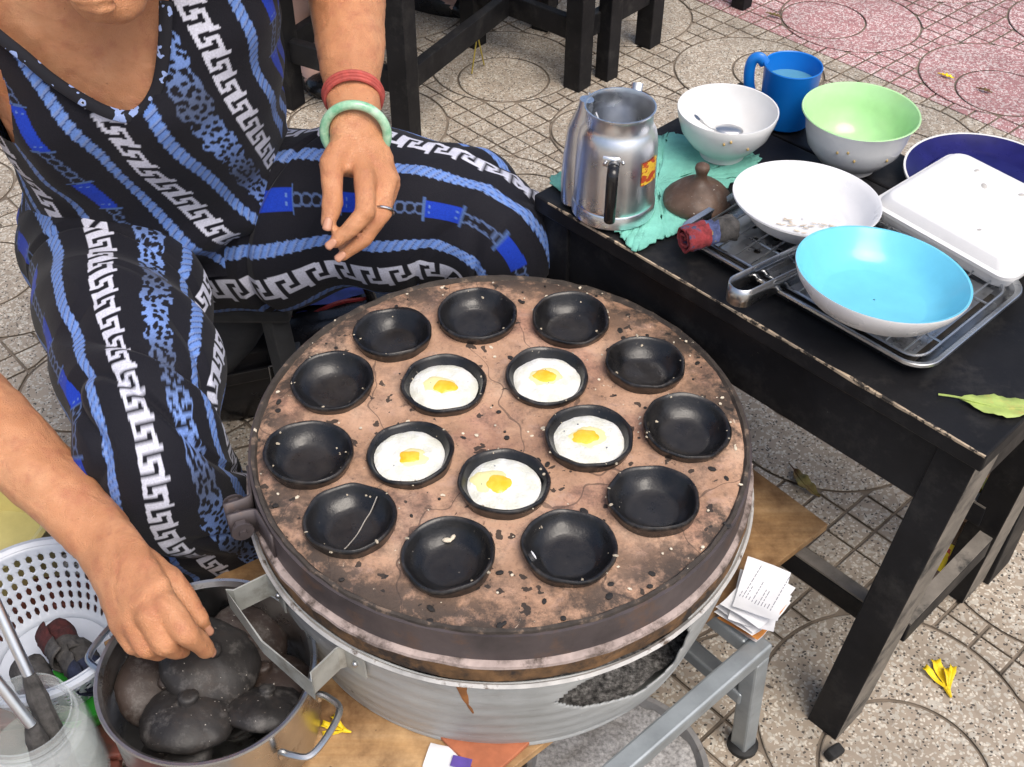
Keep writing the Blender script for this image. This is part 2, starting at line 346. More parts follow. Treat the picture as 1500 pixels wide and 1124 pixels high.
# ------------------------------------------------------------------ setting: pavement of relief tiles
g = MB(); g.add([(-60, -60, -.02), (60, -60, -.02), (60, 60, -.02), (-60, 60, -.02)], [(0, 1, 2, 3)], False)
pave = tag(wpart(g, 'pavement', BEIGE), kind='structure')
def tile_mesh(mat, name):
    me = bpy.data.meshes.new(name); V, F, MI = [], [], []
    H2 = .198; cell = .05; Rout = .172; gw = .0046; bz = -.0045; ci = Vector((-.0475, -.0475)); rin = .172-ci.length-.001
    def pad(loop, bevel=.0016):           # raised flat piece with chamfered edge
        n = len(loop); c = sum(loop, Vector((0, 0)))/n; o = len(V)
        ins = [p + (c-p).normalized()*bevel for p in loop]
        for p in ins: V.append((p.x, p.y, 0))
        for p in loop: V.append((p.x, p.y, -.0013))
        for p in loop: V.append((p.x, p.y, bz))
        F.append(tuple(o+i for i in range(n))); MI.append(0)
        for i in range(n):
            j = (i+1) % n
            F.append((o+n+i, o+n+j, o+j, o+i)); F.append((o+2*n+i, o+2*n+j, o+n+j, o+n+i)); MI.extend([0, 1])
    for i in range(8):
        for j in range(8):
            x0, x1 = max(-H2, -.2+i*cell+gw/2), min(H2, -.2+(i+1)*cell-gw/2)
            y0, y1 = max(-H2, -.2+j*cell+gw/2), min(H2, -.2+(j+1)*cell-gw/2)
            cs = [(x0, y0), (x1, y0), (x1, y1), (x0, y1)]
            if all(math.hypot(*c) < Rout+.004 for c in cs): continue
            pts = []
            for k in range(4):
                a, b = Vector(cs[k]), Vector(cs[(k+1) % 4]); N = 8 if math.hypot((x0+x1)/2, (y0+y1)/2) < Rout+.04 else 1
                for q in range(N):
                    p = a.lerp(b, q/N)
                    if p.length < Rout+gw/2: p = p.normalized()*(Rout+gw/2)
                    if not pts or (p-pts[-1]).length > 1e-4: pts.append(p)
            area = .5*abs(sum(pts[k].x*pts[(k+1) % len(pts)].y-pts[k].y*pts[(k+1) % len(pts)].x for k in range(len(pts))))
            if area > 4e-5: pad(pts)
    pad([ci+Vector((math.cos(2*PI*k/48), math.sin(2*PI*k/48)))*(rin-gw/2) for k in range(48)])
    # crescent between the inner and the outer circle
    n = 72; o = len(V); rings = [[], [], [], []]; tan = math.atan2(-1, -1)
    for k in range(n+1):
        a = tan + R_(14) + (2*PI-R_(28))*k/n; d = Vector((math.cos(a), math.sin(a)))
        bq = ci.dot(d); ro = -bq+math.sqrt(bq*bq-ci.length_squared+(Rout-gw/2)**2); ri = rin+gw/2
        for q, r, z in ((0, ri, -.0015), (1, ri+.0015, 0), (2, max(ro-.0015, ri+.0015), 0), (3, max(ro, ri), -.0015)): V.append((ci.x+d.x*r, ci.y+d.y*r, z))
    for k in range(n):
        for q in range(3):
            a = o+k*4+q; F.append((a, a+4, a+5, a+1)); MI.append(0)
    o = len(V); V.extend([(-.2, -.2, bz), (.2, -.2, bz), (.2, .2, bz), (-.2, .2, bz)]); F.append((o, o+1, o+2, o+3)); MI.append(1)
    me.from_pydata(V, [], F); me.materials.append(mat); me.materials.append(GROUT); me.polygons.foreach_set('material_index', MI); me.update(); return me
TB, TP = tile_mesh(BEIGE, 'paving_tile_beige'), tile_mesh(PINK, 'paving_tile_pink')
ANG = R_(43.0175); T0 = Vector((-.0344, 2.2151)); ex = Vector((math.cos(ANG), math.sin(ANG))); ey = Vector((-math.sin(ANG), math.cos(ANG)))
QROT = {(0, 0): 0, (1, -1): 1, (2, -2): 0, (2, -1): 3, (-2, -4): 0, (0, -1): 3, (1, 0): 2}
for i in range(-9, 8):
    for j in range(-9, 8):
        c = T0 + ex*((i+.5)*.4) + ey*((j+.5)*.4)
        if not (-2.2 < c.x < 2.6 and -.1 < c.y < 5.0): continue
        q = QROT.get((i, j), random.randrange(4))
        o = link('paving_tile', TP if i >= 2 else TB, pave, (c.x, c.y, random.uniform(-.0012, .0008)), (R_(random.uniform(-.12, .12)), R_(random.uniform(-.12, .12)), ANG+q*PI/2))

# ------------------------------------------------------------------ black serving table
ZT = .52
N_, L_, B_ = at(1445, 670, ZT), at(782, 285, ZT), at(1085, 117, ZT)
ta = (N_-L_).normalized(); tb = Vector((-ta.y, ta.x, 0)); TL = (N_-L_).length; TW2 = (B_-L_).length; TW = tb.dot(at(1150, 206, ZT)-L_)
TA = math.atan2(ta.y, ta.x)
tc = (L_ + ta*TL/2 + tb*TW/2)
table = thing('serving_table', 'low black painted wooden table with chipped edges holding the crockery', 'table', (tc.x, tc.y, 0), TA)
part(MB().box((0, 0, ZT-.011), (TL, TW, .022), bev=.0025), 'top', BLACK, table)
def wear_strip(a, b, n, wid, parent):     # bare wood where the paint has gone along an arris
    m = MB(); a, b = Vector(a), Vector(b); pts = []
    for i in range(n+1):
        p = a.lerp(b, i/n); q = wid*(.25+.75*max(0, noise.noise(p*23)+.35))
        pts.append((p, q))
    vs = []
    for p, q in pts: vs += [p+Vector((0, q, .0004)), p+Vector((0, -.0006, .0004)), p+Vector((0, -.0006, -q*.8-.001))]
    m.add(vs, [f for i in range(n) for f in ((3*i, 3*i+1, 3*i+4, 3*i+3), (3*i+1, 3*i+2, 3*i+5, 3*i+4))]); return part(m, 'worn_edge', EDGEWEAR, parent)
wear_strip((-TL*.46, -TW/2, ZT), (TL/2-.001, -TW/2, ZT), 160, .0030, table)
m = MB().box((0, -TW/2+.022, ZT-.022-.045), (TL-.03, .02, .088), bev=.002); part(m, 'apron', BLACK, table)
m = MB().box((0, TW/2-.020, ZT-.022-.045), (TL-.03, .02, .088), bev=.002); part(m, 'apron', BLACK, table)
for sx in (-1, 1):
    m = MB().box((sx*(TL/2-.025), 0, ZT-.022-.04), (.02, TW-.06, .078), bev=.002); part(m, 'apron', BLACK, table)
_f = (at(1182, 1058, 0)+at(1262, 1040, 0))/2-Vector((tc.x, tc.y, 0)); FX, FY = abs(_f.dot(ta)), abs(_f.dot(tb))
for sx in (-1, 1):
    for sy in (-1, 1):
        lg = MB(); top = Vector((sx*(TL/2-.028), sy*(TW/2-.040), ZT-.023)); bot = Vector((sx*FX, sy*FY, .0))
        x0 = .021; y0 = .030
        vs = [top+Vector((a*x0, b*y0, 0)) for a, b in ((-1, -1), (1, -1), (1, 1), (-1, 1))] + [bot+Vector((a*x0, b*y0*.95, 0)) for a, b in ((-1, -1), (1, -1), (1, 1), (-1, 1))]
        lg.add(vs, [(3, 2, 1, 0), (4, 5, 6, 7), (0, 1, 5, 4), (1, 2, 6, 5), (2, 3, 7, 6), (3, 0, 4, 7)], False)
        o = part(lg, 'leg', [BLACK, RAWEDGE], table)
        o.data.polygons.foreach_set('material_index', [0, 0, 0, 1 if sx > 0 else 0, 0, 1 if sx < 0 else 0])
        bv = o.modifiers.new('bevel', 'BEVEL'); bv.width = .0015; bv.segments = 2
for sy in (-1, 1):
    m = MB().box((0, sy*(TW/2-.043), .175), (TL-.10, .018, .034), bev=.002); o = part(m, 'stretcher', BLACK, table)
    m = MB().box((0, sy*(TW/2-.043), .1935), (TL-.102, .0175, .003)); part(m, 'stretcher_top', RAWEDGE, o)
for sx in (-1, 1):
    m = MB().box((sx*(TL/2-.034), 0, .15), (.018, TW-.13, .034), bev=.002); o = part(m, 'stretcher', BLACK, table)
    m = MB().box((sx*(TL/2-.034), 0, .1685), (.0175, TW-.132, .003)); part(m, 'stretcher_top', RAWEDGE, o)
NB_ = TW2-TW-.006; bn = L_ + ta*TL/2 + tb*(TW+.006+NB_/2)
bench = thing('narrow_bench', 'narrow black bench pushed against the back of the serving table', 'bench', (bn.x, bn.y, 0), TA)
part(MB().box((0, 0, ZT-.013), (TL+.01, NB_, .022), bev=.0025), 'top', BLACK, bench)
for sx in (-1, 1):
    part(MB().box((sx*(TL/2-.04), 0, (ZT-.024)/2), (.03, NB_-.02, ZT-.024), bev=.002), 'leg', BLACK, bench)
part(MB().box((0, 0, ZT-.065), (TL-.115, .02, .08), bev=.002), 'apron', BLACK, bench)

# ------------------------------------------------------------------ two black stools in the background
def back_stool(loc, rz, label, L=.42, Wd=.34, H=.47, tw=.045, band=False):
    t = thing('black_stool', label, 'stool', loc, rz, 'black stools behind the woman')
    for sx in (-1, 1):
        for sy in (-1, 1):
            m = MB().box((sx*(L/2-tw/2), sy*(Wd/2-tw/2), H/2-.011), (tw, tw, H-.022), bev=.002); part(m, 'leg', BLACK, t)
    for k in range(3): m = MB().box((0, -Wd/2+Wd/3*(k+.5), H-.011), (L+.02, Wd/3-.002, .022), bev=.0025); part(m, 'seat_board', BLACK, t)
    for sy in (-1, 1):
        m = MB().box((0, sy*(Wd/2-tw/2), H-.055), (L-2*tw, .02, .06), bev=.002); part(m, 'apron', BLACK, t)
        m = MB().box((0, sy*(Wd/2-tw/2), .135), (L-2*tw-.001, .022, .05), bev=.002); part(m, 'stretcher', BLACK, t)
    for sx in (-1, 1):
        m = MB().box((sx*(L/2-tw/2), 0, H-.055), (.02, Wd-2*tw, .06), bev=.002); part(m, 'apron', BLACK, t)
        m = MB().box((sx*(L/2-tw/2), 0, .135), (.022, Wd-2*tw-.001, .05), bev=.002); part(m, 'stretcher', BLACK, t)
    return t
pB, pC, pA = at(598, 207, 0), at(846, 130, 0), at(420, 152, 0)
d = (pC-pB); d.normalize(); nrm = Vector((-d.y, d.x, 0))
a1 = R_(61); u1 = Vector((math.cos(a1), math.sin(a1), 0)); v1 = Vector((-math.sin(a1), math.cos(a1), 0))
c1 = pB + u1*.305 + v1*.155 + Vector((0, 0, 0))
s1 = back_stool((c1.x, c1.y, 0), a1, 'black wooden stool right behind the woman\'s raised arm, nearest of the black stools', .655, .35)
a2 = R_(50); u2 = Vector((math.cos(a2), math.sin(a2), 0)); v2 = Vector((-math.sin(a2), math.cos(a2), 0))
c2 = pC + u2*.145 + v2*.165
s2 = back_stool((c2.x, c2.y, 0), a2, 'black wooden stool pushed under the far table, right of the yellow stems', .32, .36)
pD = at(888, 113, 0); a3 = R_(46); u3 = Vector((math.cos(a3), math.sin(a3), 0)); v3 = Vector((-math.sin(a3), math.cos(a3), 0))
c3 = pD + u3*.26 + v3*.33
t3 = thing('far_table', 'taller black wooden table at the top edge of the picture', 'table', (c3.x, c3.y, 0), a3)
for sx in (-1, 1):
    for sy in (-1, 1):
        part(MB().box((sx*.26, sy*.33, .345), (.038, .038, .69), bev=.002), 'leg', BLACK, t3)
for k in range(4): part(MB().box((0, -.3525+.235*k*.75+.09, .70), (.60, .174, .022), bev=.003), 'top_board', BLACK, t3)
for sy in (-1, 1): part(MB().box((0, sy*.33, .645), (.48, .02, .08), bev=.002), 'apron', BLACK, t3)
for sx in (-1, 1): part(MB().box((sx*.26, 0, .645), (.02, .62, .08), bev=.002), 'apron', BLACK, t3)

# ------------------------------------------------------------------ metal stand with a plywood board
ZB = .228                                # top of the board
bc = at(1213, 768, ZB); bd = (at(790, 1095, ZB)-bc).normalized(); bp = Vector((bd.y, -bd.x, 0)); bp = -bp if bp.y < 0 else bp
BA = math.atan2(-bd.y, -bd.x); BLn, BWd = .742, .40
b0 = bc + bd*BLn/2 + bp*BWd/2
mb = MB().box((0, 0, 0), (BLn, BWd, .012), bev=.001)
board = thing('plywood_board', 'stained plywood board lying under the stove', 'board', (b0.x, b0.y, ZB-.006), BA)
part(mb, 'panel', BOARD, board)
fr = thing('metal_stand', 'galvanised square tube stand carrying the plywood board', 'stand', (0, 0, 0))
GT = simple('galvanised_tube', (.33, .365, .385), .45, .55, .15, 25, (.2, .2, .19), 30, .6, .8, .1)
ZF = ZB-.0122; tw = .023
f0 = at(1122, 934, ZF); f1 = at(905, 1122, ZF); fd = (f1-f0).normalized(); fp = Vector((fd.y, -fd.x, 0)); fp = -fp if fp.y < 0 else fp
f0 = f0 + fd*.012; f1 = f0+fd*.46; f2 = f1+fp*.42; f3 = f0+fp*.42
zc = Vector((0, 0, -tw/2))
for a, b in ((f0, f1), (f1, f2), (f2, f3), (f3, f0)):
    e = (b-a).normalized()*tw*.5
    wpart(MB().beam(a+zc+(e if a in (f1, f3) else -e), b+zc+(-e if a in (f1, f3) else e), tw, tw, bev=.003), 'rail', GT, fr)
ft = at(1075, 1098, 0)
for k, q in enumerate((f0, f1, f2, f3)):
    out = (q-(f0+f2)/2); out.z = 0; out.normalize()
    foot = Vector((q.x, q.y, .004)) + out*.012
    wpart(MB().beam(q-Vector((0, 0, tw)), foot, tw, tw, up=fd, bev=.003), 'leg', GT, fr)
    wpart(MB().lathe([(.001, 0), (.019, 0), (.019, .006), (.014, .01), (.001, .01)], 16, (foot.x, foot.y, .0008)), 'rubber_foot', simple('rubber', (.012, .012, .012), .7), fr)
for a, b in ((f0, f3), (f1, f2)):
    wpart(MB().beam(a*1+Vector((0, 0, .11-a.z)), b+Vector((0, 0, .11-b.z)), tw*.9, tw*.9, bev=.003), 'cross_bar', GT, fr)

# ------------------------------------------------------------------ the round clay stove
st = thing('clay_stove', 'round clay-topped charcoal stove in a grey tub with an iron hoop', 'stove', (DC.x, DC.y, ZB))
RD = .254
CUPS = [(575, 487), (699, 461), (836, 467), (945, 533), (1006, 625), (957, 730), (834, 802), (656, 814), (513, 760), (452, 664), (487, 560), (650, 562), (801, 551), (863, 640), (738, 706), (601, 664)]
CZ = DZ+.010                             # rim level of the cups
cup_xy = [at(u, v, CZ) for u, v in CUPS]; RC = .0445
def plate_with_holes():
    pts, edges = [], []
    def loop(c, r, n):
        o = len(pts)
        for k in range(n): a = 2*PI*k/n; pts.append(Vector((c.x+r*math.cos(a), c.y+r*math.sin(a))))
        edges.extend((o+k, o+(k+1) % n) for k in range(n))
    loop(DC, RD-.002, 140)
    for c in cup_xy: loop(c, RC-.006, 32)
    for _ in range(2600):
        a, r = random.uniform(0, 2*PI), (RD-.006)*math.sqrt(random.random()); p = Vector((DC.x+r*math.cos(a), DC.y+r*math.sin(a)))
        if all((p-Vector((c.x, c.y))).length > RC-.003 for c in cup_xy): pts.append(p)
    vs, es, fs, *_ = geometry.delaunay_2d_cdt(pts, edges, [], 0, 1e-6)
    m = MB(); V = []
    for p in vs:
        q = Vector((p.x, p.y, 0)); r = (Vector((p.x, p.y))-Vector((DC.x, DC.y))).length
        h = .0022*noise.noise(q*22)+.0012*noise.noise(q*70); h -= .004*max(0, (r-.235)/.02)**2
        near = min((q-Vector((c.x, c.y, 0))).length for c in cup_xy)
        if near < RC+.006: h += .0015
        V.append((p.x, p.y, DZ+h))
    keep = []
    for f in fs:
        c = (vs[f[0]]+vs[f[1]]+vs[f[2]])/3
        if all((c-Vector((q.x, q.y))).length > RC-.0062 for q in cup_xy) and (c-Vector((DC.x, DC.y))).length < RD: keep.append(f)
    m.add(V, keep, True); return m
wpart(plate_with_holes(), 'clay_plate', CLAY, st)
wpart(MB().lathe([(.02, DZ-.045), (RD-.01, DZ-.045)], 60, (DC.x, DC.y, 0)), 'fire_bed', ASH, st)
HOOP = simple('sooty_iron_hoop', (.085, .07, .072), .5, .3, .35, 18, (.16, .09, .055), 20, .55, .75, .3, 60)
LEDGE = simple('chalky_clay_ledge', (.36, .29, .265), .85, 0, .35, 40, (.075, .055, .045), 30, .47, .62, .6, 120)
RUST = simple('rusty_burnt_ring', (.16, .085, .035), .8, 0, .55, 45, (.025, .017, .014), 22, .45, .6, .6, 100)
RIMD = simple('charred_rim', (.05, .04, .033), .85, 0, .4, 60, (.2, .14, .1), 60, .55, .65, .6, 150)
def ring(prof, amp=.0012, sc=20, n=160):
    m = MB(); vs, fs = [], []
    for j, (r, z) in enumerate(prof):
        for i in range(n):
            a = 2*PI*i/n; q = Vector((math.cos(a)*2, math.sin(a)*2, z*30+j*.1)); rr = r+amp*noise.noise(q*sc/6); vs.append((DC.x+rr*math.cos(a), DC.y+rr*math.sin(a), z+amp*.8*noise.noise(q*sc/5+Vector((9, 9, 9)))))
    for j in range(len(prof)-1):
        for i in range(n): a, b = j*n+i, j*n+(i+1) % n; fs.append((a, b, b+n, a+n))
    return m.add(vs, fs)
wpart(ring([(RD-.006, DZ-.003), (RD-.003, DZ+.0018), (RD+.0005, DZ+.0015), (RD+.001, DZ-.004)], .0014, 60), 'charred_rim', RIMD, st)
hoop = wpart(ring([(RD-.003, DZ-.0015), (RD+.0035, DZ-.002), (RD+.004, DZ-.018), (RD+.0042, DZ-.036), (RD-.004, DZ-.0365)], .0006, 8), 'iron_hoop', HOOP, st)
wpart(ring([(RD-.006, DZ-.0355), (RD+.005, DZ-.037), (RD+.0095, DZ-.039), (RD+.0100, DZ-.0425), (RD+.005, DZ-.045)], .0022, 25), 'clay_ledge', LEDGE, st)
wpart(ring([(RD+.003, DZ-.0430), (RD+.0090, DZ-.0440), (RD+.0088, DZ-.062), (RD+.006, DZ-.067), (RD, DZ-.068)], .002, 30), 'burnt_ring', RUST, st)
# tub with its draught slot
TZ1, TZ0, TR1, TR0 = DZ-.066, ZB+.0005, RD+.010, .236
def tub_r(z): t = (z-TZ0)/(TZ1-TZ0); return TR0+(TR1-TR0)*t+.004*math.sin(t*PI)
def tub_uv(u, v):                         # sight line onto the tub wall -> angle, level
    d = FW + RT*((u-750)/FPX) - UP*((v-562)/FPX)
    for k in range(2000):
        p = CAMP + d*(.7+k*.0006); q = Vector((p.x-DC.x, p.y-DC.y))
        if TZ0-.02 < p.z < TZ1+.02 and q.length < tub_r(p.z): return math.atan2(q.y, q.x), p.z
    return None
SLOT = [(812, 1028), (850, 1038), (930, 1018), (985, 975), (1010, 930), (1012, 905), (960, 938), (900, 975), (850, 1000)]
SL = [tub_uv(*p) for p in SLOT]; SL = [s for s in SL if s]
def in_poly(x, y, poly):
    ins = False; n = len(poly)
    for i in range(n):
        x1, y1 = poly[i]; x2, y2 = poly[i-1]
        if (y1 > y) != (y2 > y) and x < (x2-x1)*(y-y1)/(y2-y1)+x1: ins = not ins
    return ins
nA, nZ = 420, 60; tv, tf = [], []
for j in range(nZ+1):
    z = TZ0+(TZ1-TZ0)*j/nZ
    for i in range(nA):
        a = -PI+2*PI*i/nA; q = Vector((math.cos(a)*2, math.sin(a)*2, z*8)); r = tub_r(z)+.0022*noise.noise(q*1.6)+.0003*math.sin(z*260); tv.append((DC.x+r*math.cos(a), DC.y+r*math.sin(a), z))
for j in range(nZ):
    for i in range(nA):
        if in_poly(-PI+2*PI*(i+.5)/nA, TZ0+(TZ1-TZ0)*(j+.5)/nZ, SL): continue
        a, b = j*nA+i, j*nA+(i+1) % nA; tf.append((a, b, b+nA, a+nA))
tub = wpart(MB().add(tv, tf), 'tub', GALV, st); sm = tub.modifiers.new('thick', 'SOLIDIFY'); sm.thickness = .002; sm.offset = -1
wpart(ring([(TR1-.002, TZ1-.001), (TR1+.002, TZ1+.002), (TR1+.0045, TZ1-.001), (TR1+.0025, TZ1-.004), (TR1-.001, TZ1-.004)], .0006, 20), 'rolled_rim', simple('pale_rolled_rim', (.5, .49, .47), .55, .2, .3, 40, (.1, .07, .05), 40, .55, .65), tub)
wpart(ring([(TR0-.02, TZ0+.001), (TR0+.0015, TZ0+.001), (TR0+.002, TZ0+.005), (TR0+.0012, TZ0+.007)], .0003), 'foot_ring', GALV, tub)
m = MB(); vs, fs = [], []; n = 90           # ash heap seen through the slot
for j in range(26):
    r = (TR0+.004)*(j/25)
    for i in range(n):
        a = 2*PI*i/n; q = Vector((r*math.cos(a), r*math.sin(a), 0)); z = ZB+.052+.010*noise.noise(q*25)+.006*noise.noise(q*80)-.012*(j/25)**3; vs.append((DC.x+q.x, DC.y+q.y, z))
for j in range(25):
    for i in range(n): a, b = j*n+i, j*n+(i+1) % n; fs.append((a, b, b+n, a+n))
wpart(m.add(vs, fs), 'ash_heap', ASH, st)
def on_tub(a, z, off=0): r = tub_r(z)+off; return Vector((DC.x+r*math.cos(a), DC.y+r*math.sin(a), z))
def strip(path, h, mat, name, parent, th=.0015):    # upright bent metal strip following a path
    P = smooth_path(path, 6); vs, fs = [], []
    for p in P: vs += [p+Vector((0, 0, h/2)), p-Vector((0, 0, h/2))]
    for i in range(len(P)-1): fs.append((2*i, 2*i+1, 2*i+3, 2*i+2))
    o = wpart(MB().add(vs, fs), name, mat, parent); q = o.modifiers.new('thick', 'SOLIDIFY'); q.thickness = th; q.offset = 0; return o
HZ = TZ1-.022; ah0, ah1 = R_(211), R_(236)
GALVH = simple('grey_strap', (.40, .41, .38), .55, .3, .2, 25, (.2, .19, .16), 20, .5, .7)
pA_, pB_ = on_tub(ah0, HZ, .001), on_tub(ah1, HZ, .001); tA = Vector((-math.sin(ah0), math.cos(ah0), 0)); tB = Vector((-math.sin(ah1), math.cos(ah1), 0))
nA_ = Vector((math.cos(ah0), math.sin(ah0), 0)); nB_ = Vector((math.cos(ah1), math.sin(ah1), 0))
P = [pA_-tA*-.028, pA_-tA*-.004, pA_+nA_*.006, pA_+nA_*.040+tA*.002, pA_+nA_*.046-tA*.004, (pA_+pB_)/2+(nA_+nB_)*.026, pB_+nB_*.046+tB*.004, pB_+nB_*.040-tB*.002, pB_+nB_*.006, pB_-tB*-.004, pB_+tB*.028]
vs, fs = [], []
for i, p in enumerate(P):
    hh = .017 if i < 5 or i > 5 else .010
    if i in (4, 6): hh = .015
    vs += [p+Vector((0, 0, hh)), p-Vector((0, 0, hh))]
fs = [(2*i, 2*i+1, 2*i+3, 2*i+2) for i in range(len(P)-1)]
o = wpart(MB().add(vs, fs, False), 'strap_handle', GALVH, st); q = o.modifiers.new('thick', 'SOLIDIFY'); q.thickness = .0018; q.offset = 0
for pp in (pA_+tA*.017+nA_*.002, pB_+tB*.017+nB_*.002): wpart(MB().ball(pp, .0035, seg=8, rings=6), 'rivet', STEELD, o)
# bolted clamp closing the hoop on the left
ac = R_(203); nc = Vector((math.cos(ac), math.sin(ac), 0)); tcv = Vector((-math.sin(ac), math.cos(ac), 0)); pc = Vector((DC.x, DC.y, DZ-.020))+nc*(RD+.004)
for sg in (-1, 1):
    P = [pc+tcv*sg*.05-nc*.004, pc+tcv*sg*.018+nc*.001, pc+tcv*sg*.009+nc*.006, pc+tcv*sg*.0075+nc*.030]
    strip(P, .030, HOOP, 'clamp_ear', hoop, .003)
wpart(MB().tube([pc+nc*.019-tcv*.024, pc+nc*.019+tcv*.024], .004, 8), 'clamp_bolt', HOOP, hoop)
for sg in (-1, 1): wpart(MB().tube([pc+nc*.019+tcv*sg*.012, pc+nc*.019+tcv*sg*.019], .009, 6).tube([pc+nc*.019+tcv*sg*.019, pc+nc*.019+tcv*sg*.021], .011, 16), 'clamp_nut', HOOP, hoop)
wpart(strip and MB().tube([on_tub(R_(263), TZ1-.006, .001), on_tub(R_(263.6), TZ1-.03, .001), on_tub(R_(265), TZ1-.06, .001)], [.005, .003, .001], 6, flat=.25, up=(0, -1, 0)), 'rust_run', simple('rust', (.28, .11, .03), .8, var=.4), tub)

# crumbs, cracks and drips scattered on the plate: too small to pick apart
m = MB()
for _ in range(210):
    a, r = random.uniform(0, 2*PI), RD*math.sqrt(random.random()); p = Vector((DC.x+r*math.cos(a), DC.y+r*math.sin(a), DZ+.001))
    if min((p-Vector((c.x, c.y, p.z))).length for c in cup_xy) < RC+.001: continue
    s = random.choice((.0008, .0011, .0015, .002)); m.ball(p, (s*random.uniform(.7, 2), s, s*.5), Matrix.Rotation(random.random()*6, 3, 'Z'), 5, 3)
tag(wpart(m, 'crumbs', CRUMB, st), kind='stuff')
m = MB()
for _ in range(150):
    a, r = random.uniform(0, 2*PI), RD*math.sqrt(random.random()); p = Vector((DC.x+r*math.cos(a), DC.y+r*math.sin(a), DZ+.0006))
    if min((p-Vector((c.x, c.y, p.z))).length for c in cup_xy) < RC+.001: continue
    s = random.uniform(.001, .0038); m.ball(p, (s*random.uniform(.8, 1.8), s, .0011), Matrix.Rotation(random.random()*6, 3, 'Z'), 7, 3)
tag(wpart(m, 'char_flecks', simple('char', (.02, .017, .015), .6), st), kind='stuff')

# ------------------------------------------------------------------ clay cups and the egg cakes in five of them
cupm = MB().lathe([(.001, -.036), (.022, -.035), (.034, -.027), (.0405, -.012), (.0435, -.0015), (.0445, .0005), (.0442, .0028), (.0430, .0040), (.0412, .0036), (.0396, .0012),
                   (.0372, -.0035), (.0340, -.0078), (.0300, -.0112), (.0268, -.0130), (.0256, -.0140), (.018, -.0148), (.009, -.0150), (.0005, -.0150)], 56)
CRUST = simple('baked_batter_crust', (.42, .36, .27), .8, var=.4, sc=150)
CUPL = ['empty black clay cup at the rear left of the stove plate, behind a filled cup', 'empty black clay cup at the back of the plate, the one nearest the striped knee', 'empty black clay cup at the rear right of the plate, right of the topmost one',
        'empty black clay cup by the right rim, nearest the steel tongs', 'empty black clay cup at the far right rim of the plate', 'empty black clay cup at the lower right rim, below the rightmost one',
        'empty black clay cup at the front right rim with a white sliver on its wall', 'empty black clay cup at the front rim holding a small broken crumb', 'empty black clay cup at the front left with a pale hairline crack across it',
        'empty black clay cup at the far left rim of the plate', 'empty black clay cup at the upper left rim, above the leftmost one',
        'filled black clay cup at the upper left of the inner ring, pale-filmed yolk', 'filled black clay cup at the upper right of the inner ring, round yolk',
        'filled black clay cup at the right of the inner ring', 'filled black clay cup at the front of the inner ring', 'filled black clay cup at the left of the inner ring, with small square yolk']
YK = [None]*11 + [(.001, -.002, .0135), (-.002, .002, .0140), (-.002, .003, .0145), (-.006, .001, .0145), (.001, -.003, .0125)]
CAKEL = ['cooked egg cake with a pale yolk film, in the upper left filled cup', 'cooked egg cake with a broad round yolk in the upper right filled cup', 'cooked egg cake in the right filled cup with the yolk above its middle',
         'cooked egg cake in the front filled cup with a streaked oval yolk', 'cooked egg cake in the left filled cup with a small square yolk']
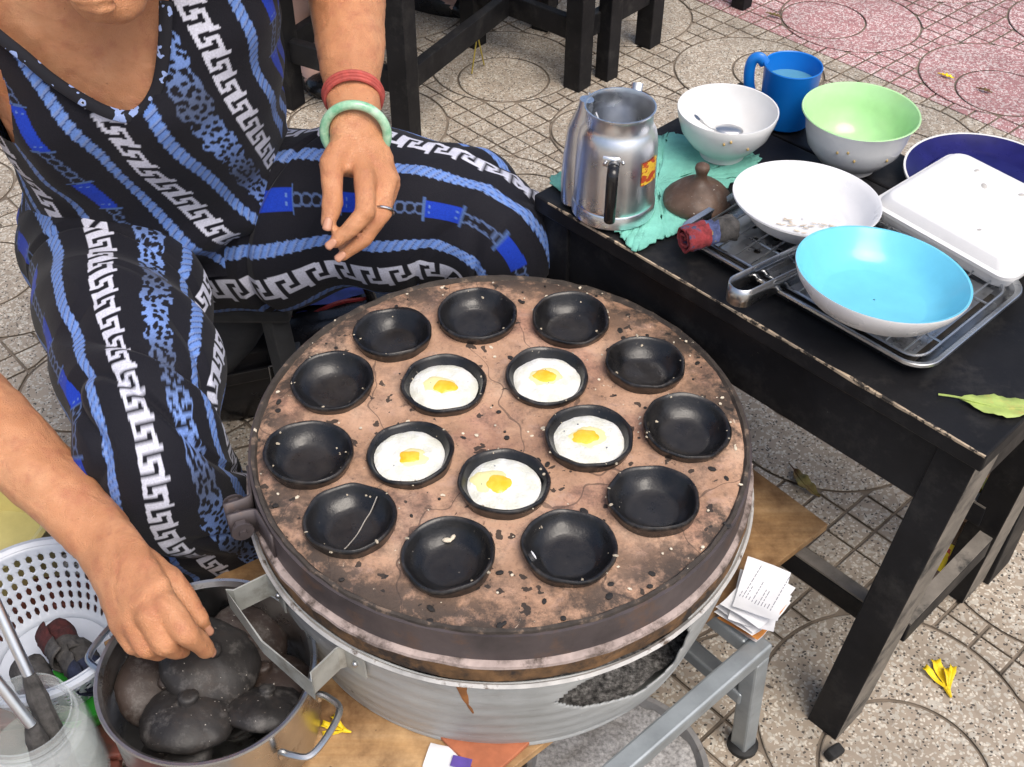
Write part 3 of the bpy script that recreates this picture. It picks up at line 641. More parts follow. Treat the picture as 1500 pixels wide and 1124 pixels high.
for i, c in enumerate(cup_xy):
    me = cupm.mesh('clay_cup'); k = Vector((i*1.7, i*.9, 0))
    for v in me.vertices: v.co += Vector((noise.noise(v.co*45+k), noise.noise(v.co*45+k+Vector((5, 5, 5))), noise.noise(v.co*40+k+Vector((9, 2, 1)))))*.0019
    me.materials.append(CUP); me.set_sharp_from_angle(angle=R_(50))
    sc_ = 1+random.uniform(-.02, .03)
    o = link('clay_cup', me, None, (c.x, c.y, CZ+random.uniform(-.001, .0015)), (R_(random.uniform(-4, 4)), R_(random.uniform(-4, 4)), random.random()*6)); o.scale = (sc_, sc_, sc_)
    tag(o, CUPL[i], 'cup', 'clay cups set in the stove plate'); m = MB()
    for _ in range(random.randrange(5, 12)):
        a = random.random()*6.28; rr, zz = random.choice(((.0442, .0012), (.0430, .0040), (.0400, .0018), (.0365, -.0045), (.0315, -.0100))); q_ = random.choice((.0007, .0010, .0016))
        m.ball((rr*math.cos(a), rr*math.sin(a), zz), (q_*random.uniform(.7, 2.2), q_, q_*.6), Matrix.Rotation(a+random.uniform(-.6, .6), 3, 'Z'), 6, 4)
    tag(part(m, 'batter_crust', CRUST, o), kind='stuff')
    if YK[i]:
        t = thing('egg_cake', CAKEL[i-11], 'egg cake', (c.x, c.y, CZ-.0032), 0, 'egg cakes cooking in the cups')
        m = MB(); vs, fs = [], []; n = 48
        for j in range(15):
            r = .0366*j/14
            for q in range(n):
                a = 2*PI*q/n; p = Vector((r*math.cos(a), r*math.sin(a), 0)); edge = (1+.03*noise.noise(Vector((math.cos(a)*2+i*3, math.sin(a)*2, 1)))) if j > 11 else 1
                z = .0011*noise.noise(p*90+k)+.0006*noise.noise(p*260+k)-(.0030*((j/14)**8)) + .0010*math.exp(-((p-Vector((YK[i][0], YK[i][1], 0))).length/.012)**2)
                vs.append((p.x*edge, p.y*edge, z))
        for j in range(14):
            for q in range(n): a, b = j*n+q, j*n+(q+1) % n; fs.append((a, b, b+n, a+n))
        part(m.add(vs, fs), 'egg_white', BATTER, t, sharp=None)
        x, y, r = YK[i]
        def blob(r, h, sq, x, y, kk):
            m = MB(); vs, fs = [], []; n = 40
            for j in range(8):
                for q in range(n):
                    a = 2*PI*q/n; s = (1+.22*noise.noise(Vector((math.cos(a)*1.5+kk, math.sin(a)*1.5, kk)))+.05*noise.noise(Vector((math.cos(a)*5+kk, math.sin(a)*5, kk)))); ca, sa = math.cos(a), math.sin(a)
                    if sq: s *= 1/(abs(ca)**4+abs(sa)**4)**.25*.9
                    rr = r*s*j/7; vs.append((x+rr*ca, y+rr*sa*.8, .0006+h*(1-(j/7)**2)-.0018*(j/7)**6))
            for j in range(7):
                for q in range(n): a, b = j*n+q, j*n+(q+1) % n; fs.append((a, b, b+n, a+n))
            return m.add(vs, fs)
        part(blob(r*1.12, .0026, i == 15, x, y, i*2.3), 'yolk', YOLK, t, sharp=None)
        part(blob(r*1.42, .0012, False, x-.006 if i in (11, 14) else x+.001, y+.003 if i in (11, 14) else y, i*5.1), 'yolk_film', YOLKP, t, sharp=None)
        m = MB()
        for _ in range(3): a, rr = random.random()*6.28, random.uniform(.006, .028); m.ball((rr*math.cos(a), rr*math.sin(a), .0012), random.uniform(.0004, .0009), seg=5, rings=4)
        tag(part(m, 'black_specks', INK, t), kind='stuff')
c = cup_xy[7]; o = tag(MB().ball((0, 0, 0), (.005, .0028, .002), seg=8, rings=6).ball((.005, .003, .0003), (.004, .0022, .0016), Matrix.Rotation(1.1, 3, 'Z'), 8, 6).build('peanut_crumb', CRUMB, world=False), 'pale broken crumb lying in the front clay cup', 'crumb'); o.location = (c.x-.002, c.y+.026, CZ-.0095)
c = cup_xy[6]; o = tag(MB().ball((0, 0, 0), (.0011, .006, .0011), seg=6, rings=6).build('rice_sliver', PAPER, world=False), 'thin white sliver stuck in the front right clay cup', 'crumb'); o.location = (c.x-.033, c.y-.004, CZ-.0062); o.rotation_euler = (0, .5, .5)
c = cup_xy[8]; P = [Vector((c.x, c.y, CZ))+Vector(p) for p in ((.0225, .029, -.0010), (.0165, .020, -.0125), (.012, .010, -.0138), (.006, -.008, -.0140), (-.001, -.022, -.0130), (-.004, -.031, -.0085), (-.005, -.0365, -.0020))]
tag(wpart(MB().tube(smooth_path(P, 5), .0006, 5), 'crack_line', simple('crack_ash', (.36, .33, .29), .9)), 'pale hairline crack running across the front left clay cup', 'crack')

# ------------------------------------------------------------------ crockery and tools on the black table
ZS = ZT+.0006
def lathe_thing(name, label, cat, loc, prof, mat, n=72, wob=0, tilt=(0, 0, 0), group=None):
    me = MB().lathe(prof, n).mesh(name)
    if wob:
        for v in me.vertices: v.co += v.co*(wob*noise.noise(v.co*14))
    for m_ in (mat if isinstance(mat, (list, tuple)) else [mat]): me.materials.append(m_)
    me.set_sharp_from_angle(angle=R_(50)); o = link(name, me, None, loc, tilt)
    return tag(o, label, cat, group)
# cloth
cl = [(805, 265), (838, 292), (872, 322), (905, 345), (930, 370), (968, 352), (1000, 338), (1040, 300), (1075, 268), (1114, 236), (1085, 222), (1040, 214), (985, 198), (960, 204), (905, 222), (850, 244)]
poly = [at(u, v, ZS+.001) for u, v in cl]; poly = smooth_path(poly, 10, True)
poly = [p + Vector((.0022*math.sin(i*1.9), .0022*math.cos(i*2.3), 0)) for i, p in enumerate(poly)]
cen = sum(poly, Vector())/len(poly); vs = [cen]; fs = []
n = len(poly)
for k in range(1, 9):
    for p in poly:
        q = cen.lerp(p, k/8); q.z = ZS+.0012+.0012*(noise.noise(q*45)+.6) + (.003*max(0, noise.noise(q*16+Vector((3, 1, 0)))) if k > 5 else 0); vs.append(q)
for i in range(n): fs.append((0, 1+i, 1+(i+1) % n))
for k in range(7):
    for i in range(n): a, b = 1+k*n+i, 1+k*n+(i+1) % n; fs.append((a, a+n, b+n, b))
o = tag(wpart(MB().add(vs, fs), 'table_cloth', TEAL), 'sea green cloth with frayed edges under the aluminium pitcher', 'cloth'); q = o.modifiers.new('t', 'SOLIDIFY'); q.thickness = .002; q.offset = 1
ZC = ZS+.0045
# aluminium pitcher
kx = at(897, 303, ZC); pit = thing('pitcher', 'dented aluminium pitcher with a black handle on the sea green cloth', 'pitcher', (kx.x, kx.y-.002, ZC))
prof = [(.001, .0), (.049, .0), (.0515, .002), (.0512, .017), (.0498, .019), (.0502, .021), (.0498, .024), (.0492, .06), (.0480, .093), (.0468, .103), (.0450, .111), (.0420, .1165), (.0402, .1195), (.0396, .124), (.0398, .137), (.0412, .140), (.0420, .1405), (.0420, .142), (.0402, .142), (.0386, .137), (.0384, .122), (.040, .116), (.045, .100), (.047, .05), (.047, .004), (.001, .004)]
part(MB().lathe(prof, 80), 'body', ALU, pit)
sa = R_(158); sx_ = Vector((math.cos(sa), math.sin(sa), 0))
part(MB().tube([sx_*.044+Vector((0, 0, .004)), sx_*.048+Vector((0, 0, .03)), sx_*.050+Vector((0, 0, .065)), sx_*.049+Vector((0, 0, .10)), sx_*.0425+Vector((0, 0, .126)), sx_*.041+Vector((0, 0, .1405))], [.023, .020, .0165, .0135, .010, .0085], 20), 'spout', ALU, pit)
ha = R_(262); hx = Vector((math.cos(ha), math.sin(ha), 0)); hz = lambda r, z: hx*r+Vector((0, 0, z))
part(MB().tube(smooth_path([hz(.050, .094), hz(.064, .0955), hz(.0715, .089), hz(.0715, .07), hz(.069, .045), hz(.064, .026), hz(.059, .0205)], 6), .0068, 12, flat=.62, up=hx), 'handle', simple('black_bakelite', (.012, .012, .013), .22, var=.2), pit)
br = part(MB().tube([hz(.0475, .094)+Vector((-.013, .0035, 0)), hz(.0492, .094), hz(.0475, .094)+Vector((.013, .0035, 0))], .0068, 12, flat=.3, up=hx), 'handle_bracket', ALU, pit)
for s in (-1, 1): part(MB().ball(hz(.0502, .094)+Vector((s*.0105, .001, 0)), .0022, seg=8, rings=6), 'rivet', STEEL, br)
lb = MB(); vs = []; fs = []
for j in range(2):
    for i in range(9): a = R_(303+i*4.1); vs.append(Vector((math.cos(a), math.sin(a), 0))*(.0500 if j == 0 else .0494)+Vector((0, 0, .058+j*.031)))
for i in range(8): fs.append((i, i+1, i+10, i+9))
LBL = NB('pitcher_sticker'); _p = LBL.n('Mapping'); LBL.put(_p.inputs[0], LBL.P()); _p.inputs['Scale'].default_value = (90, 90, 140)
LBL.set(col=LBL.ramp(LBL.noise(1, 3, .6, _p.outputs[0]), [(.35, (.42, .06, .02)), (.45, (.72, .45, .04)), (.6, (.62, .36, .03)), (.68, (.2, .3, .03))], 'CONSTANT'), rough=.4)
part(lb.add(vs, fs), 'sticker', LBL.m, pit)
# cutlery standing in the pitcher
def spoon_handle(name, label, a, b, r=.0032, fl=.4):
    a, b = Vector(a), Vector(b); P = [a.lerp(b, t)+Vector((0, 0, .004*math.sin(t*PI))) for t in (0, .25, .5, .75, 1)]
    return tag(wpart(MB().tube(P, [r*.7, r*.7, r*.8, r, r*1.25], 10, flat=fl), name, STEEL), label, 'spoon')
KS = .945
spoon_handle('spoon', 'thin steel spoon handle leaning out of the pitcher beside its spout', (kx.x+.012, kx.y-.01, ZC+.02), atd(862, 136, 1.31), .002, .8)
spoon_handle('spoon', 'broad steel spoon handle rising behind the pitcher rim', (kx.x+.006, kx.y-.012, ZC+.02), atd(934, 122, 1.345), .0055, .35)
# bowls, mug, plates
p = at(1057, 224, ZC)
BOWL = [(.001, .004), (.024, .004), (.0265, .0), (.029, .0005), (.0285, .006), (.030, .010), (.043, .022), (.0555, .042), (.0620, .066), (.0638, .078), (.0634, .0795), (.0618, .079), (.0600, .068), (.0535, .046), (.042, .026), (.028, .0145), (.001, .0125)]
bowl = lathe_thing('bowl', 'white porcelain bowl with a spoon in it on the cloth', 'bowl', (p.x, p.y, ZC-.001), BOWL, PORC)
m = MB(); sp = [at(1062, 189, ZC+.028), at(1048, 190, ZC+.030), at(1038, 186, ZC+.036), at(1028, 178, ZC+.046), at(1021, 172, ZC+.054)]
t = thing('spoon', 'steel soup spoon lying in the white porcelain bowl', 'spoon', sp[0])
wpart(MB().ball(sp[0]+Vector((.004, -.001, -.0005)), (.019, .0125, .0045), Matrix.Rotation(-.25, 3, 'Z'), 16, 10), 'scoop', STEEL, t)
wpart(MB().tube(smooth_path(sp[1:], 5), [.0028]*5+[.004]*5+[.0065]*6, 8, flat=.3), 'handle', STEEL, t)
p = at(1145, 178, ZS)
mug = thing('mug', 'blue plastic mug standing behind the white bowl', 'mug', (p.x+.002, p.y, ZS))
part(MB().lathe([(.001, .0), (.030, .0), (.0335, .003), (.0355, .03), (.0385, .083), (.0392, .0845), (.0385, .086), (.0372, .085), (.0340, .03), (.032, .005), (.001, .004)], 64), 'cup_body', BLUEP, mug)
part(MB().tube(smooth_path([(-.0355, .012, .080), (-.043, .014, .0875), (-.051, .016, .084), (-.054, .017, .07), (-.051, .016, .045), (-.042, .014, .028), (-.034, .012, .026)], 5), .0058, 10, flat=1.3), 'handle', BLUEP, mug)
part(MB().lathe([(.001, .060), (.0362, .060)], 48), 'water', simple('cloudy_water', (.10, .30, .42), .08, var=.05, bump=0), mug)
p = at(1243, 243, ZS)
gb = thing('bowl', 'round white bowl glazed pale green inside, beside the blue mug', 'bowl', (p.x+.001, p.y+.004, ZS))
part(MB().lathe([(.001, .003), (.029, .003), (.031, .0), (.034, .0), (.034, .006), (.046, .014), (.060, .032), (.0655, .052), (.068, .066), (.0735, .0765), (.0745, .078)], 80), 'outside', PORC, gb)
part(MB().lathe([(.0745, .078), (.0738, .0792), (.072, .0785), (.066, .066), (.063, .052), (.057, .034), (.046, .021), (.036, .0165), (.001, .015)], 80), 'inside', GREENW, gb)
PLATE = lambda r, h: [(.001, .003), (r*.46, .003), (r*.50, .0), (r*.54, .0), (r*.56, .005), (r*.74, h*.32), (r*.90, h*.74), (r, h), (r*.997, h+.002), (r*.97, h+.0016), (r*.91, h*.86), (r*.82, h*.58), (r*.72, h*.34), (r*.66, .0115), (r*.61, .0090), (r*.58, .0085), (r*.3, .0075), (.001, .007)]
p = at(1180, 292, ZS+.046)
wp = lathe_thing('plate', 'deep white plate with food smears resting on the tray corner', 'plate', (p.x, p.y-.002, ZS+.0135), PLATE(.088, .036), MELA, tilt=(R_(-3), R_(2), 0))
m = MB()
for _ in range(26):
    a, rr = random.uniform(2.6, 6.2), random.uniform(.004, .04); q = Vector((math.cos(a)*rr, math.sin(a)*rr*.7-.012, .0098)); m.ball(q, (random.uniform(.0015, .006), random.uniform(.0005, .0012), .0006), Matrix.Rotation(random.uniform(-.5, .3), 3, 'Z'), 6, 3)
tag(part(m, 'food_smears', simple('food_smear', (.55, .47, .36), .6), wp), kind='stuff')
p = at(1300, 399, ZS+.076)
cp = thing('plate', 'stack-deep plate, sky blue inside and white outside, on the steel tray', 'plate', (p.x-.006, p.y, ZS+.034), rot=(R_(-4), R_(4.5), 0))
pr = PLATE(.093, .041); pr[5:7] = [(.093*.80, .041*.30), (.093*.945, .041*.72)]
part(MB().lathe(pr[:9], 90), 'outside', MELA, cp); part(MB().lathe(pr[8:], 90), 'inside', CYAN, cp)
p = at(1398, 262, ZS+.014)
np_ = thing('plate', 'dark blue plate with a white rim at the back under the foam box', 'plate', (p.x+.040, p.y+.004, ZS))
pr = PLATE(.104, .016)
part(MB().lathe(pr[:10], 90), 'rim', PORC, np_); part(MB().lathe(pr[9:], 90), 'well', NAVY, np_)
# foam box
fa, fb_, fc = at(1285, 297, ZS+.035), at(1386, 230, ZS+.035), at(1482, 408, ZS+.035)
e1 = (fc-fa); e2 = (fb_-fa); cf = fa + e1*.5 + e2*.5; ang = math.atan2(e1.y, e1.x); l1, l2 = .192, .160
fx = thing('foam_box', 'closed white foam takeaway box leaning on the dark blue plate', 'box', (cf.x+.004, cf.y, ZS+.012), rot=(R_(3.5), R_(0), ang))
def rrect(L, Wd, r, n=8):
    P = []
    for sx, sy, a0 in ((1, 1, 0), (-1, 1, PI/2), (-1, -1, PI), (1, -1, 1.5*PI)):
        for k in range(n+1): a = a0+PI/2*k/n; P.append(Vector((sx*(L/2-r)+r*math.cos(a), sy*(Wd/2-r)+r*math.sin(a), 0)))
    return P
def loftr(rings):                         # rings: lists of points of equal count, closed; cap last and first
    m = MB(); n = len(rings[0]); vs = [p for r in rings for p in r]; fs = []
    for j in range(len(rings)-1):
        for i in range(n): a, b = j*n+i, j*n+(i+1) % n; fs.append((a, b, b+n, a+n))
    fs.append(tuple(range(n-1, -1, -1))); fs.append(tuple((len(rings)-1)*n+i for i in range(n))); return m.add(vs, fs)
rr = lambda L, Wd, r, z: [q+Vector((0, 0, z)) for q in rrect(L, Wd, r)]
part(loftr([rr(l1-.03, l2-.03, .016, 0), rr(l1-.012, l2-.012, .018, .004), rr(l1-.002, l2-.002, .018, .021), rr(l1+.006, l2+.006, .018, .0225), rr(l1+.006, l2+.006, .018, .0245)]), 'tray', FOAM, fx)
lid = part(loftr([rr(l1+.006, l2+.006, .018, .0248), rr(l1+.006, l2+.006, .018, .027), rr(l1-.004, l2-.004, .018, .0285), rr(l1-.016, l2-.016, .018, .038), rr(l1-.020, l2-.020, .018, .0395), rr(l1-.03, l2-.03, .016, .0400)]), 'lid', FOAM, fx)
DENT_SHADE = simple('foam_dent_shade', (.45, .43, .40), .8, var=.3)  # grey spots stand for dents, their shade put into the colour
for x, y, s in ((-.045, .05, .004), (-.02, .03, .006), (.028, -.045, .003), (.05, .052, .006), (.02, .048, .005)): part(MB().ball((x, y, .0400), (s, s*.6, .0007), Matrix.Rotation(x*40, 3, 'Z'), 8, 4), 'dent_shade', DENT_SHADE, lid)

for x in (-.06, -.03, 0, .03): part(MB().box((x, -l2/2+.012, .0372), (.012, .004, .0022), bev=.0008), 'rib', FOAM, lid)
# stainless tray with perforated insert and wire rack
tl, tn, tr = at(995, 357, ZS), at(1337, 553, ZS), at(1489, 437, ZS)
e1 = tn-tl; LT, WT = e1.length+.022, (tr-tn).length+.016; ta_ = math.atan2(e1.y, e1.x); ctr = (tl+tr)/2
ty = thing('steel_tray', 'rectangular stainless tray with a perforated insert and wire rack', 'tray', (ctr.x, ctr.y, ZS), ta_)
o = part(loftr([rr(LT-.03, WT-.03, .02, .0005), rr(LT-.022, WT-.022, .024, .003), rr(LT-.012, WT-.012, .026, .017), rr(LT-.002, WT-.002, .028, .0195), rr(LT, WT, .029, .0190), rr(LT+.001, WT+.001, .029, .0165)][::-1]), 'basin', STEEL, ty)
bm = bmesh.new(); bm.from_mesh(o.data); bm.faces.ensure_lookup_table()
f = max(bm.faces, key=lambda f: f.calc_center_median().z if len(f.verts) > 10 else -1); bm.faces.remove(f); bm.to_mesh(o.data); bm.free()
m = MB(); nx, ny = 17, 9; cw, ch = (LT-.055)/nx, (WT-.05)/ny
for i in range(nx):
    for j in range(ny):
        x, y = -(LT-.055)/2+cw*(i+.5), -(WT-.05)/2+ch*(j+.5)
        if (i+j) % 2 == 0 and 0 < i < nx-1 and 0 < j < ny-1:
            vs = [Vector((x+sx*cw/2, y+sy*ch/2, .0085)) for sx, sy in ((1, 0), (1, 1), (0, 1), (-1, 1), (-1, 0), (-1, -1), (0, -1), (1, -1))]
            vs += [Vector((x+.0042*math.cos(k*PI/4), y+.0042*math.sin(k*PI/4), .0083)) for k in range(8)] + [Vector((x+.0040*math.cos(k*PI/4), y+.0040*math.sin(k*PI/4), .0068)) for k in range(8)]
            m.add(vs, [(k, (k+1) % 8, 8+(k+1) % 8, 8+k) for k in range(8)]+[(8+k, 8+(k+1) % 8, 16+(k+1) % 8, 16+k) for k in range(8)], False)
        else: m.add([Vector((x+sx*cw/2, y+sy*ch/2, .0085)) for sx, sy in ((1, 1), (-1, 1), (-1, -1), (1, -1))], [(0, 1, 2, 3)], False)
part(m, 'perforated_insert', STEELD, ty)
part(MB().box((0, 0, .0022), (LT-.05, WT-.05, .0008)), 'shadow_floor', simple('tray_hole_shade', (.05, .045, .04), .35, .2, .4), ty)  # dark sheet added under the insert, painting the shade seen through its holes
rk = part(MB().tube([q+Vector((0, 0, .0155)) for q in rrect(LT-.032, WT-.032, .02, 5)], .0016, 8, closed=True), 'rack_frame', STEEL, ty)
for i in range(13):
    x = -(LT-.07)/2+(LT-.07)*i/12; part(MB().tube([(x, -(WT-.034)/2, .0165), (x, (WT-.034)/2, .0165)], .0013, 6), 'rack_wire', STEEL, rk)
for y in (-.045, .045): part(MB().tube([(-(LT-.034)/2, y, .0140), ((LT-.034)/2, y, .0140)], .0013, 6), 'rack_wire', STEEL, rk)
# tongs lying across the tray
ga, gb2 = at(1082, 428, ZS+.028), at(1240, 352, ZS+.026)
gd = (gb2-ga).normalized(); gn = Vector((-gd.y, gd.x, 0)); tg = thing('tongs', 'stainless tongs lying across the tray with the bend towards the stove', 'tongs', ga)
P = [ga+gn*.0150+gd*.15, ga+gn*.0145+gd*.10, ga+gn*.0140+gd*.04, ga+gn*.0140+gd*.008] + [ga+gd*(.004-.0140*math.sin(PI*k/8)+.0)+gn*.0140*math.cos(PI*k/8) for k in range(9)] + [ga-gn*.0140+gd*.008, ga-gn*.0140+gd*.04, ga-gn*.0145+gd*.10, ga-gn*.0150+gd*.15]
vs, fs = [], []
for q in P: vs += [q+Vector((0, 0, .011)), q-Vector((0, 0, .011))]
for i in range(len(P)-1): fs.append((2*i, 2*i+1, 2*i+3, 2*i+2))
o = wpart(MB().add(vs, fs), 'spring_strip', STEEL, tg, sharp=60); q = o.modifiers.new('t', 'SOLIDIFY'); q.thickness = .0014; q.offset = 0
for s in (-1, 1): wpart(MB().beam(ga+gd*.035+gn*s*.0141+Vector((0, 0, .006)), ga+gd*.15+gn*s*.0150+Vector((0, 0, .006)), .006, .0015, up=gn*s), 'arm_flange', STEEL, tg)
# clay lid with knob
LIDP = [(.0, .006), (.028, .004), (.038, .0), (.0425, .001), (.0435, .004), (.0410, .009), (.033, .017), (.022, .024), (.012, .029), (.0078, .033), (.0068, .038), (.0080, .043), (.0092, .047), (.0085, .051), (.005, .0535), (.0002, .054)]
LIDQ = [(.0, .004), (.03, .003), (.041, .0), (.0445, .002), (.045, .006), (.0425, .014), (.035, .022), (.024, .0272), (.014, .0298), (.0085, .0312), (.0085, .035), (.0088, .038), (.0075, .0405), (.004, .042), (.0002, .0424)]
def clay_lid(loc, mat, label, rot=(0, 0, 0), sc=1, seed=0):
    me = MB().lathe(LIDQ if seed else LIDP, 72).mesh('clay_lid'); k = Vector((seed*3.1, seed, 0))
    for v in me.vertices: v.co += Vector((noise.noise(v.co*35+k), noise.noise(v.co*35+k+Vector((4, 4, 4))), noise.noise(v.co*35+k+Vector((8, 0, 2)))))*(.0034 if seed else .0022)
    if seed:
        for v in me.vertices: v.co += v.co.normalized()*(.0009*noise.noise(v.co*150+k))
    me.materials.append(mat); me.set_sharp_from_angle(angle=R_(60)); o = link('clay_dome_cover', me, None, loc, rot); o.scale = (sc, sc, sc*(.80 if seed else 1))
    return tag(o, label, 'lid', 'clay cup lids')
p = at(1022, 296, ZC); clay_lid((p.x, p.y, ZC), LIDB, 'brown clay lid with a knob standing on the sea green cloth', sc=.97)
# rolled rag
def rag(name, label, a, b, r, mats, turns=2.2, bands=(.6,)):
    a, b = Vector(a), Vector(b); d = (b-a); L = d.length; d.normalize(); x = d.cross(Vector((0, 0, 1))).normalized(); y = x.cross(d)
    n, k = 64, 16; vs, fs, mi = [], [], []
    for j in range(k+1):
        for i in range(n+1):
            th = turns*2*PI*i/n; rr_ = r*(.25+.75*i/n)+.0022*noise.noise(Vector((th, j*.7, r*90))); q = a + d*(L*j/k) + x*(rr_*math.cos(th)) + y*(rr_*math.sin(th)); vs.append(q+Vector((1, 1, 1))*.0012*noise.noise(q*160))
    for j in range(k):
        for i in range(n): fs.append((j*(n+1)+i, j*(n+1)+i+1, (j+1)*(n+1)+i+1, (j+1)*(n+1)+i)); mi.append(sum(j/k > q for q in bands))
    o = wpart(MB().add(vs, fs), name, mats); o.data.polygons.foreach_set('material_index', mi); q = o.modifiers.new('t', 'SOLIDIFY'); q.thickness = .0022; q.offset = 0
    return tag(o, label, 'rag')
RAGR = simple('red_rag', (.24, .03, .035), .95, var=.5, sc=120, dirt=(.05, .055, .11), dirt_sc=60, dirt_lo=.52, dirt_hi=.58, bump=1, bsc=500)
RAGG = simple('grey_rag', (.055, .052, .05), .95, var=.6, sc=90, bump=1, bsc=500)
RAGB = simple('blue_rag', (.07, .09, .20), .95, var=.6, sc=110, dirt=(.35, .28, .08), dirt_sc=70, dirt_lo=.6, dirt_hi=.64, bump=1, bsc=500)
RAGD = simple('dark_red_rag', (.055, .012, .012), .95, var=.6, sc=100, bump=1, bsc=500); RAGN = simple('sooty_blue_rag', (.015, .02, .045), .95, var=.6, sc=100, bump=1, bsc=500)
rag('rolled_rag', 'rolled red and grey rag lying on the tray corner by the clay lid', at(1000, 350, ZS+.034), at(1072, 330, ZS+.036), .0165, [RAGR, RAGB, RAGG], bands=(.42, .62))
SPL = simple('sauce_splash', (.42, .30, .12), .4, var=.3)
for root, spots in ((bowl, ((-1.75, .062, .0600), (-1.62, .0628, .0650), (-1.2, .0575, .047))), (gb, ((-2.15, .0650, .050), (-1.95, .0656, .054), (-1.80, .063, .042), (-1.1, .0625, .04)))):
    for a, r, z in spots: part(MB().ball((r*math.cos(a), r*math.sin(a), z), (.0018, .0018, .0024), seg=8, rings=6), 'splash', SPL, root)
for _o in (pit, bowl, mug, gb, wp, cp, np_, fx): _o.scale = (.945,)*3
bowl.scale = (.965, .965, .80)
# leaves and petals
def leaf(name, label, a, b, wid, mat, cat='leaf', curl=.006, ser=.0, n=20, group=None):
    a, b = Vector(a), Vector(b); d = b-a; L = d.length; d.normalize(); x = d.cross(Vector((0, 0, 1))).normalized(); vs, fs = [], []
    for i in range(n+1):
        t_ = i/n; w_ = wid*math.sin(PI*min(1, t_*.98+.0))**.8*(1-.3*t_)*(1+ser*math.sin(i*2.6)); bend = x*(.10*L*math.sin(t_*PI))
        for k in (-1, -.5, 0, .5, 1): vs.append(a+d*L*t_+bend+x*w_*k+Vector((0, 0, .0012+curl*k*k*(.6+.4*math.sin(i))+curl*.8*math.sin(t_*PI))))
    for i in range(n):
        for k in range(4): q = i*5+k; fs.append((q, q+1, q+6, q+5))
    m = MB().add(vs, fs); m2 = MB().tube(smooth_path([a-d*L*.25+x*(-.03*L)+Vector((0, 0, .002)), a+Vector((0, 0, .003)), a+d*L*.5+x*.1*L+Vector((0, 0, curl*.8+.0012)), b+Vector((0, 0, .002))], 5), .0011, 6)
    t = thing(name, label, cat, a, group=group); o = wpart(m, 'blade', mat, t); q = o.modifiers.new('t', 'SOLIDIFY'); q.thickness = .0004; wpart(m2, 'stem', mat, t); return t
leaf('leaf', 'fresh pale green leaf with a toothed edge on the table corner', at(1405, 586, ZS), at(1530, 600, ZS), .017, LEAF, ser=.06, curl=.003)
leaf('leaf', 'withered brown and green leaf on the ground beneath the table', at(1163, 690, .002), at(1200, 730, .002), .013, DRYLEAF, ser=.05)
def petals(label, c, s, rz, name='fallen_flower'):
    t = thing(name, label, 'flower', c, rz, 'yellow flowers fallen about')
    for k, (a, l) in enumerate(((1.57, 1.0), (2.3, .85), (.8, .8), (1.2, .7))):
        m = MB(); vs, fs = [], []
        for i in range(9):
            q = i/8; w_ = (.12+.36*q**1.5)*(1 if q < .85 else .75)*l
            for j in (-1, 0, 1): vs.append(Vector((math.cos(a)*q*l-math.sin(a)*j*w_*.55, -.9+q*1.0*l+math.sin(a)*q*l*.35+math.cos(a)*j*w_*.4, .06+.10*k*.5+.12*abs(j)*q+.05*math.sin(i+k)))*s)
        for i in range(8):
            for j in range(2): p_ = i*3+j; fs.append((p_, p_+1, p_+4, p_+3))
        o = part(m.add(vs, fs), 'petal', PETAL, t); q = o.modifiers.new('t', 'SOLIDIFY'); q.thickness = .0003
    part(MB().tube([Vector((0, -1.15, .10))*s, Vector((0, -.75, .10))*s], [s*.05, s*.13], 8), 'flower_tube', PETAL, t); return t
petals('yellow fallen flower on the relief tile right of the table leg', at(1375, 985, .001), .034, .12)
petals('yellow fallen flower beside the leg of the nearest black stool', at(626, 92, .001), .030, 1.9)
petals('yellow fallen flower on the plywood board beside the pot handle', at(484, 1066, ZB+.001), .020, 1.3)
for u, v, l in ((1388, 113, 'small ochre scrap of a dead flower on the pink tiles, nearest the beige ones'), (1444, 134, 'tiny rust brown bud on the inner circle of a pink tile'), (1136, 24, 'small reddish withered leaf at the corner of the pink tiles')):
    leaf('withered_scrap', l, at(u-10, v-3, .002), at(u+9, v+3, .002), .006, DRYLEAF if v < 100 or u > 1420 else PETAL, 'leaf', .004)
for u0, v0, u1_, v1_, sd_ in ((691, 108, 699, 52, 'left'), (709, 95, 700, 54, 'right')):
    tag(wpart(MB().tube([at(u0, v0, .003), at((u0+u1_)/2, (v0+v1_)/2, .06), at(u1_, v1_, .11)], .0018, 6), 'straw_stem', simple('dry_straw', (.45, .36, .06), .7)), 'dry yellow stem leaning near the black stool stretcher, %s of the pair' % sd_, 'stem', 'yellow stems by the far stools')

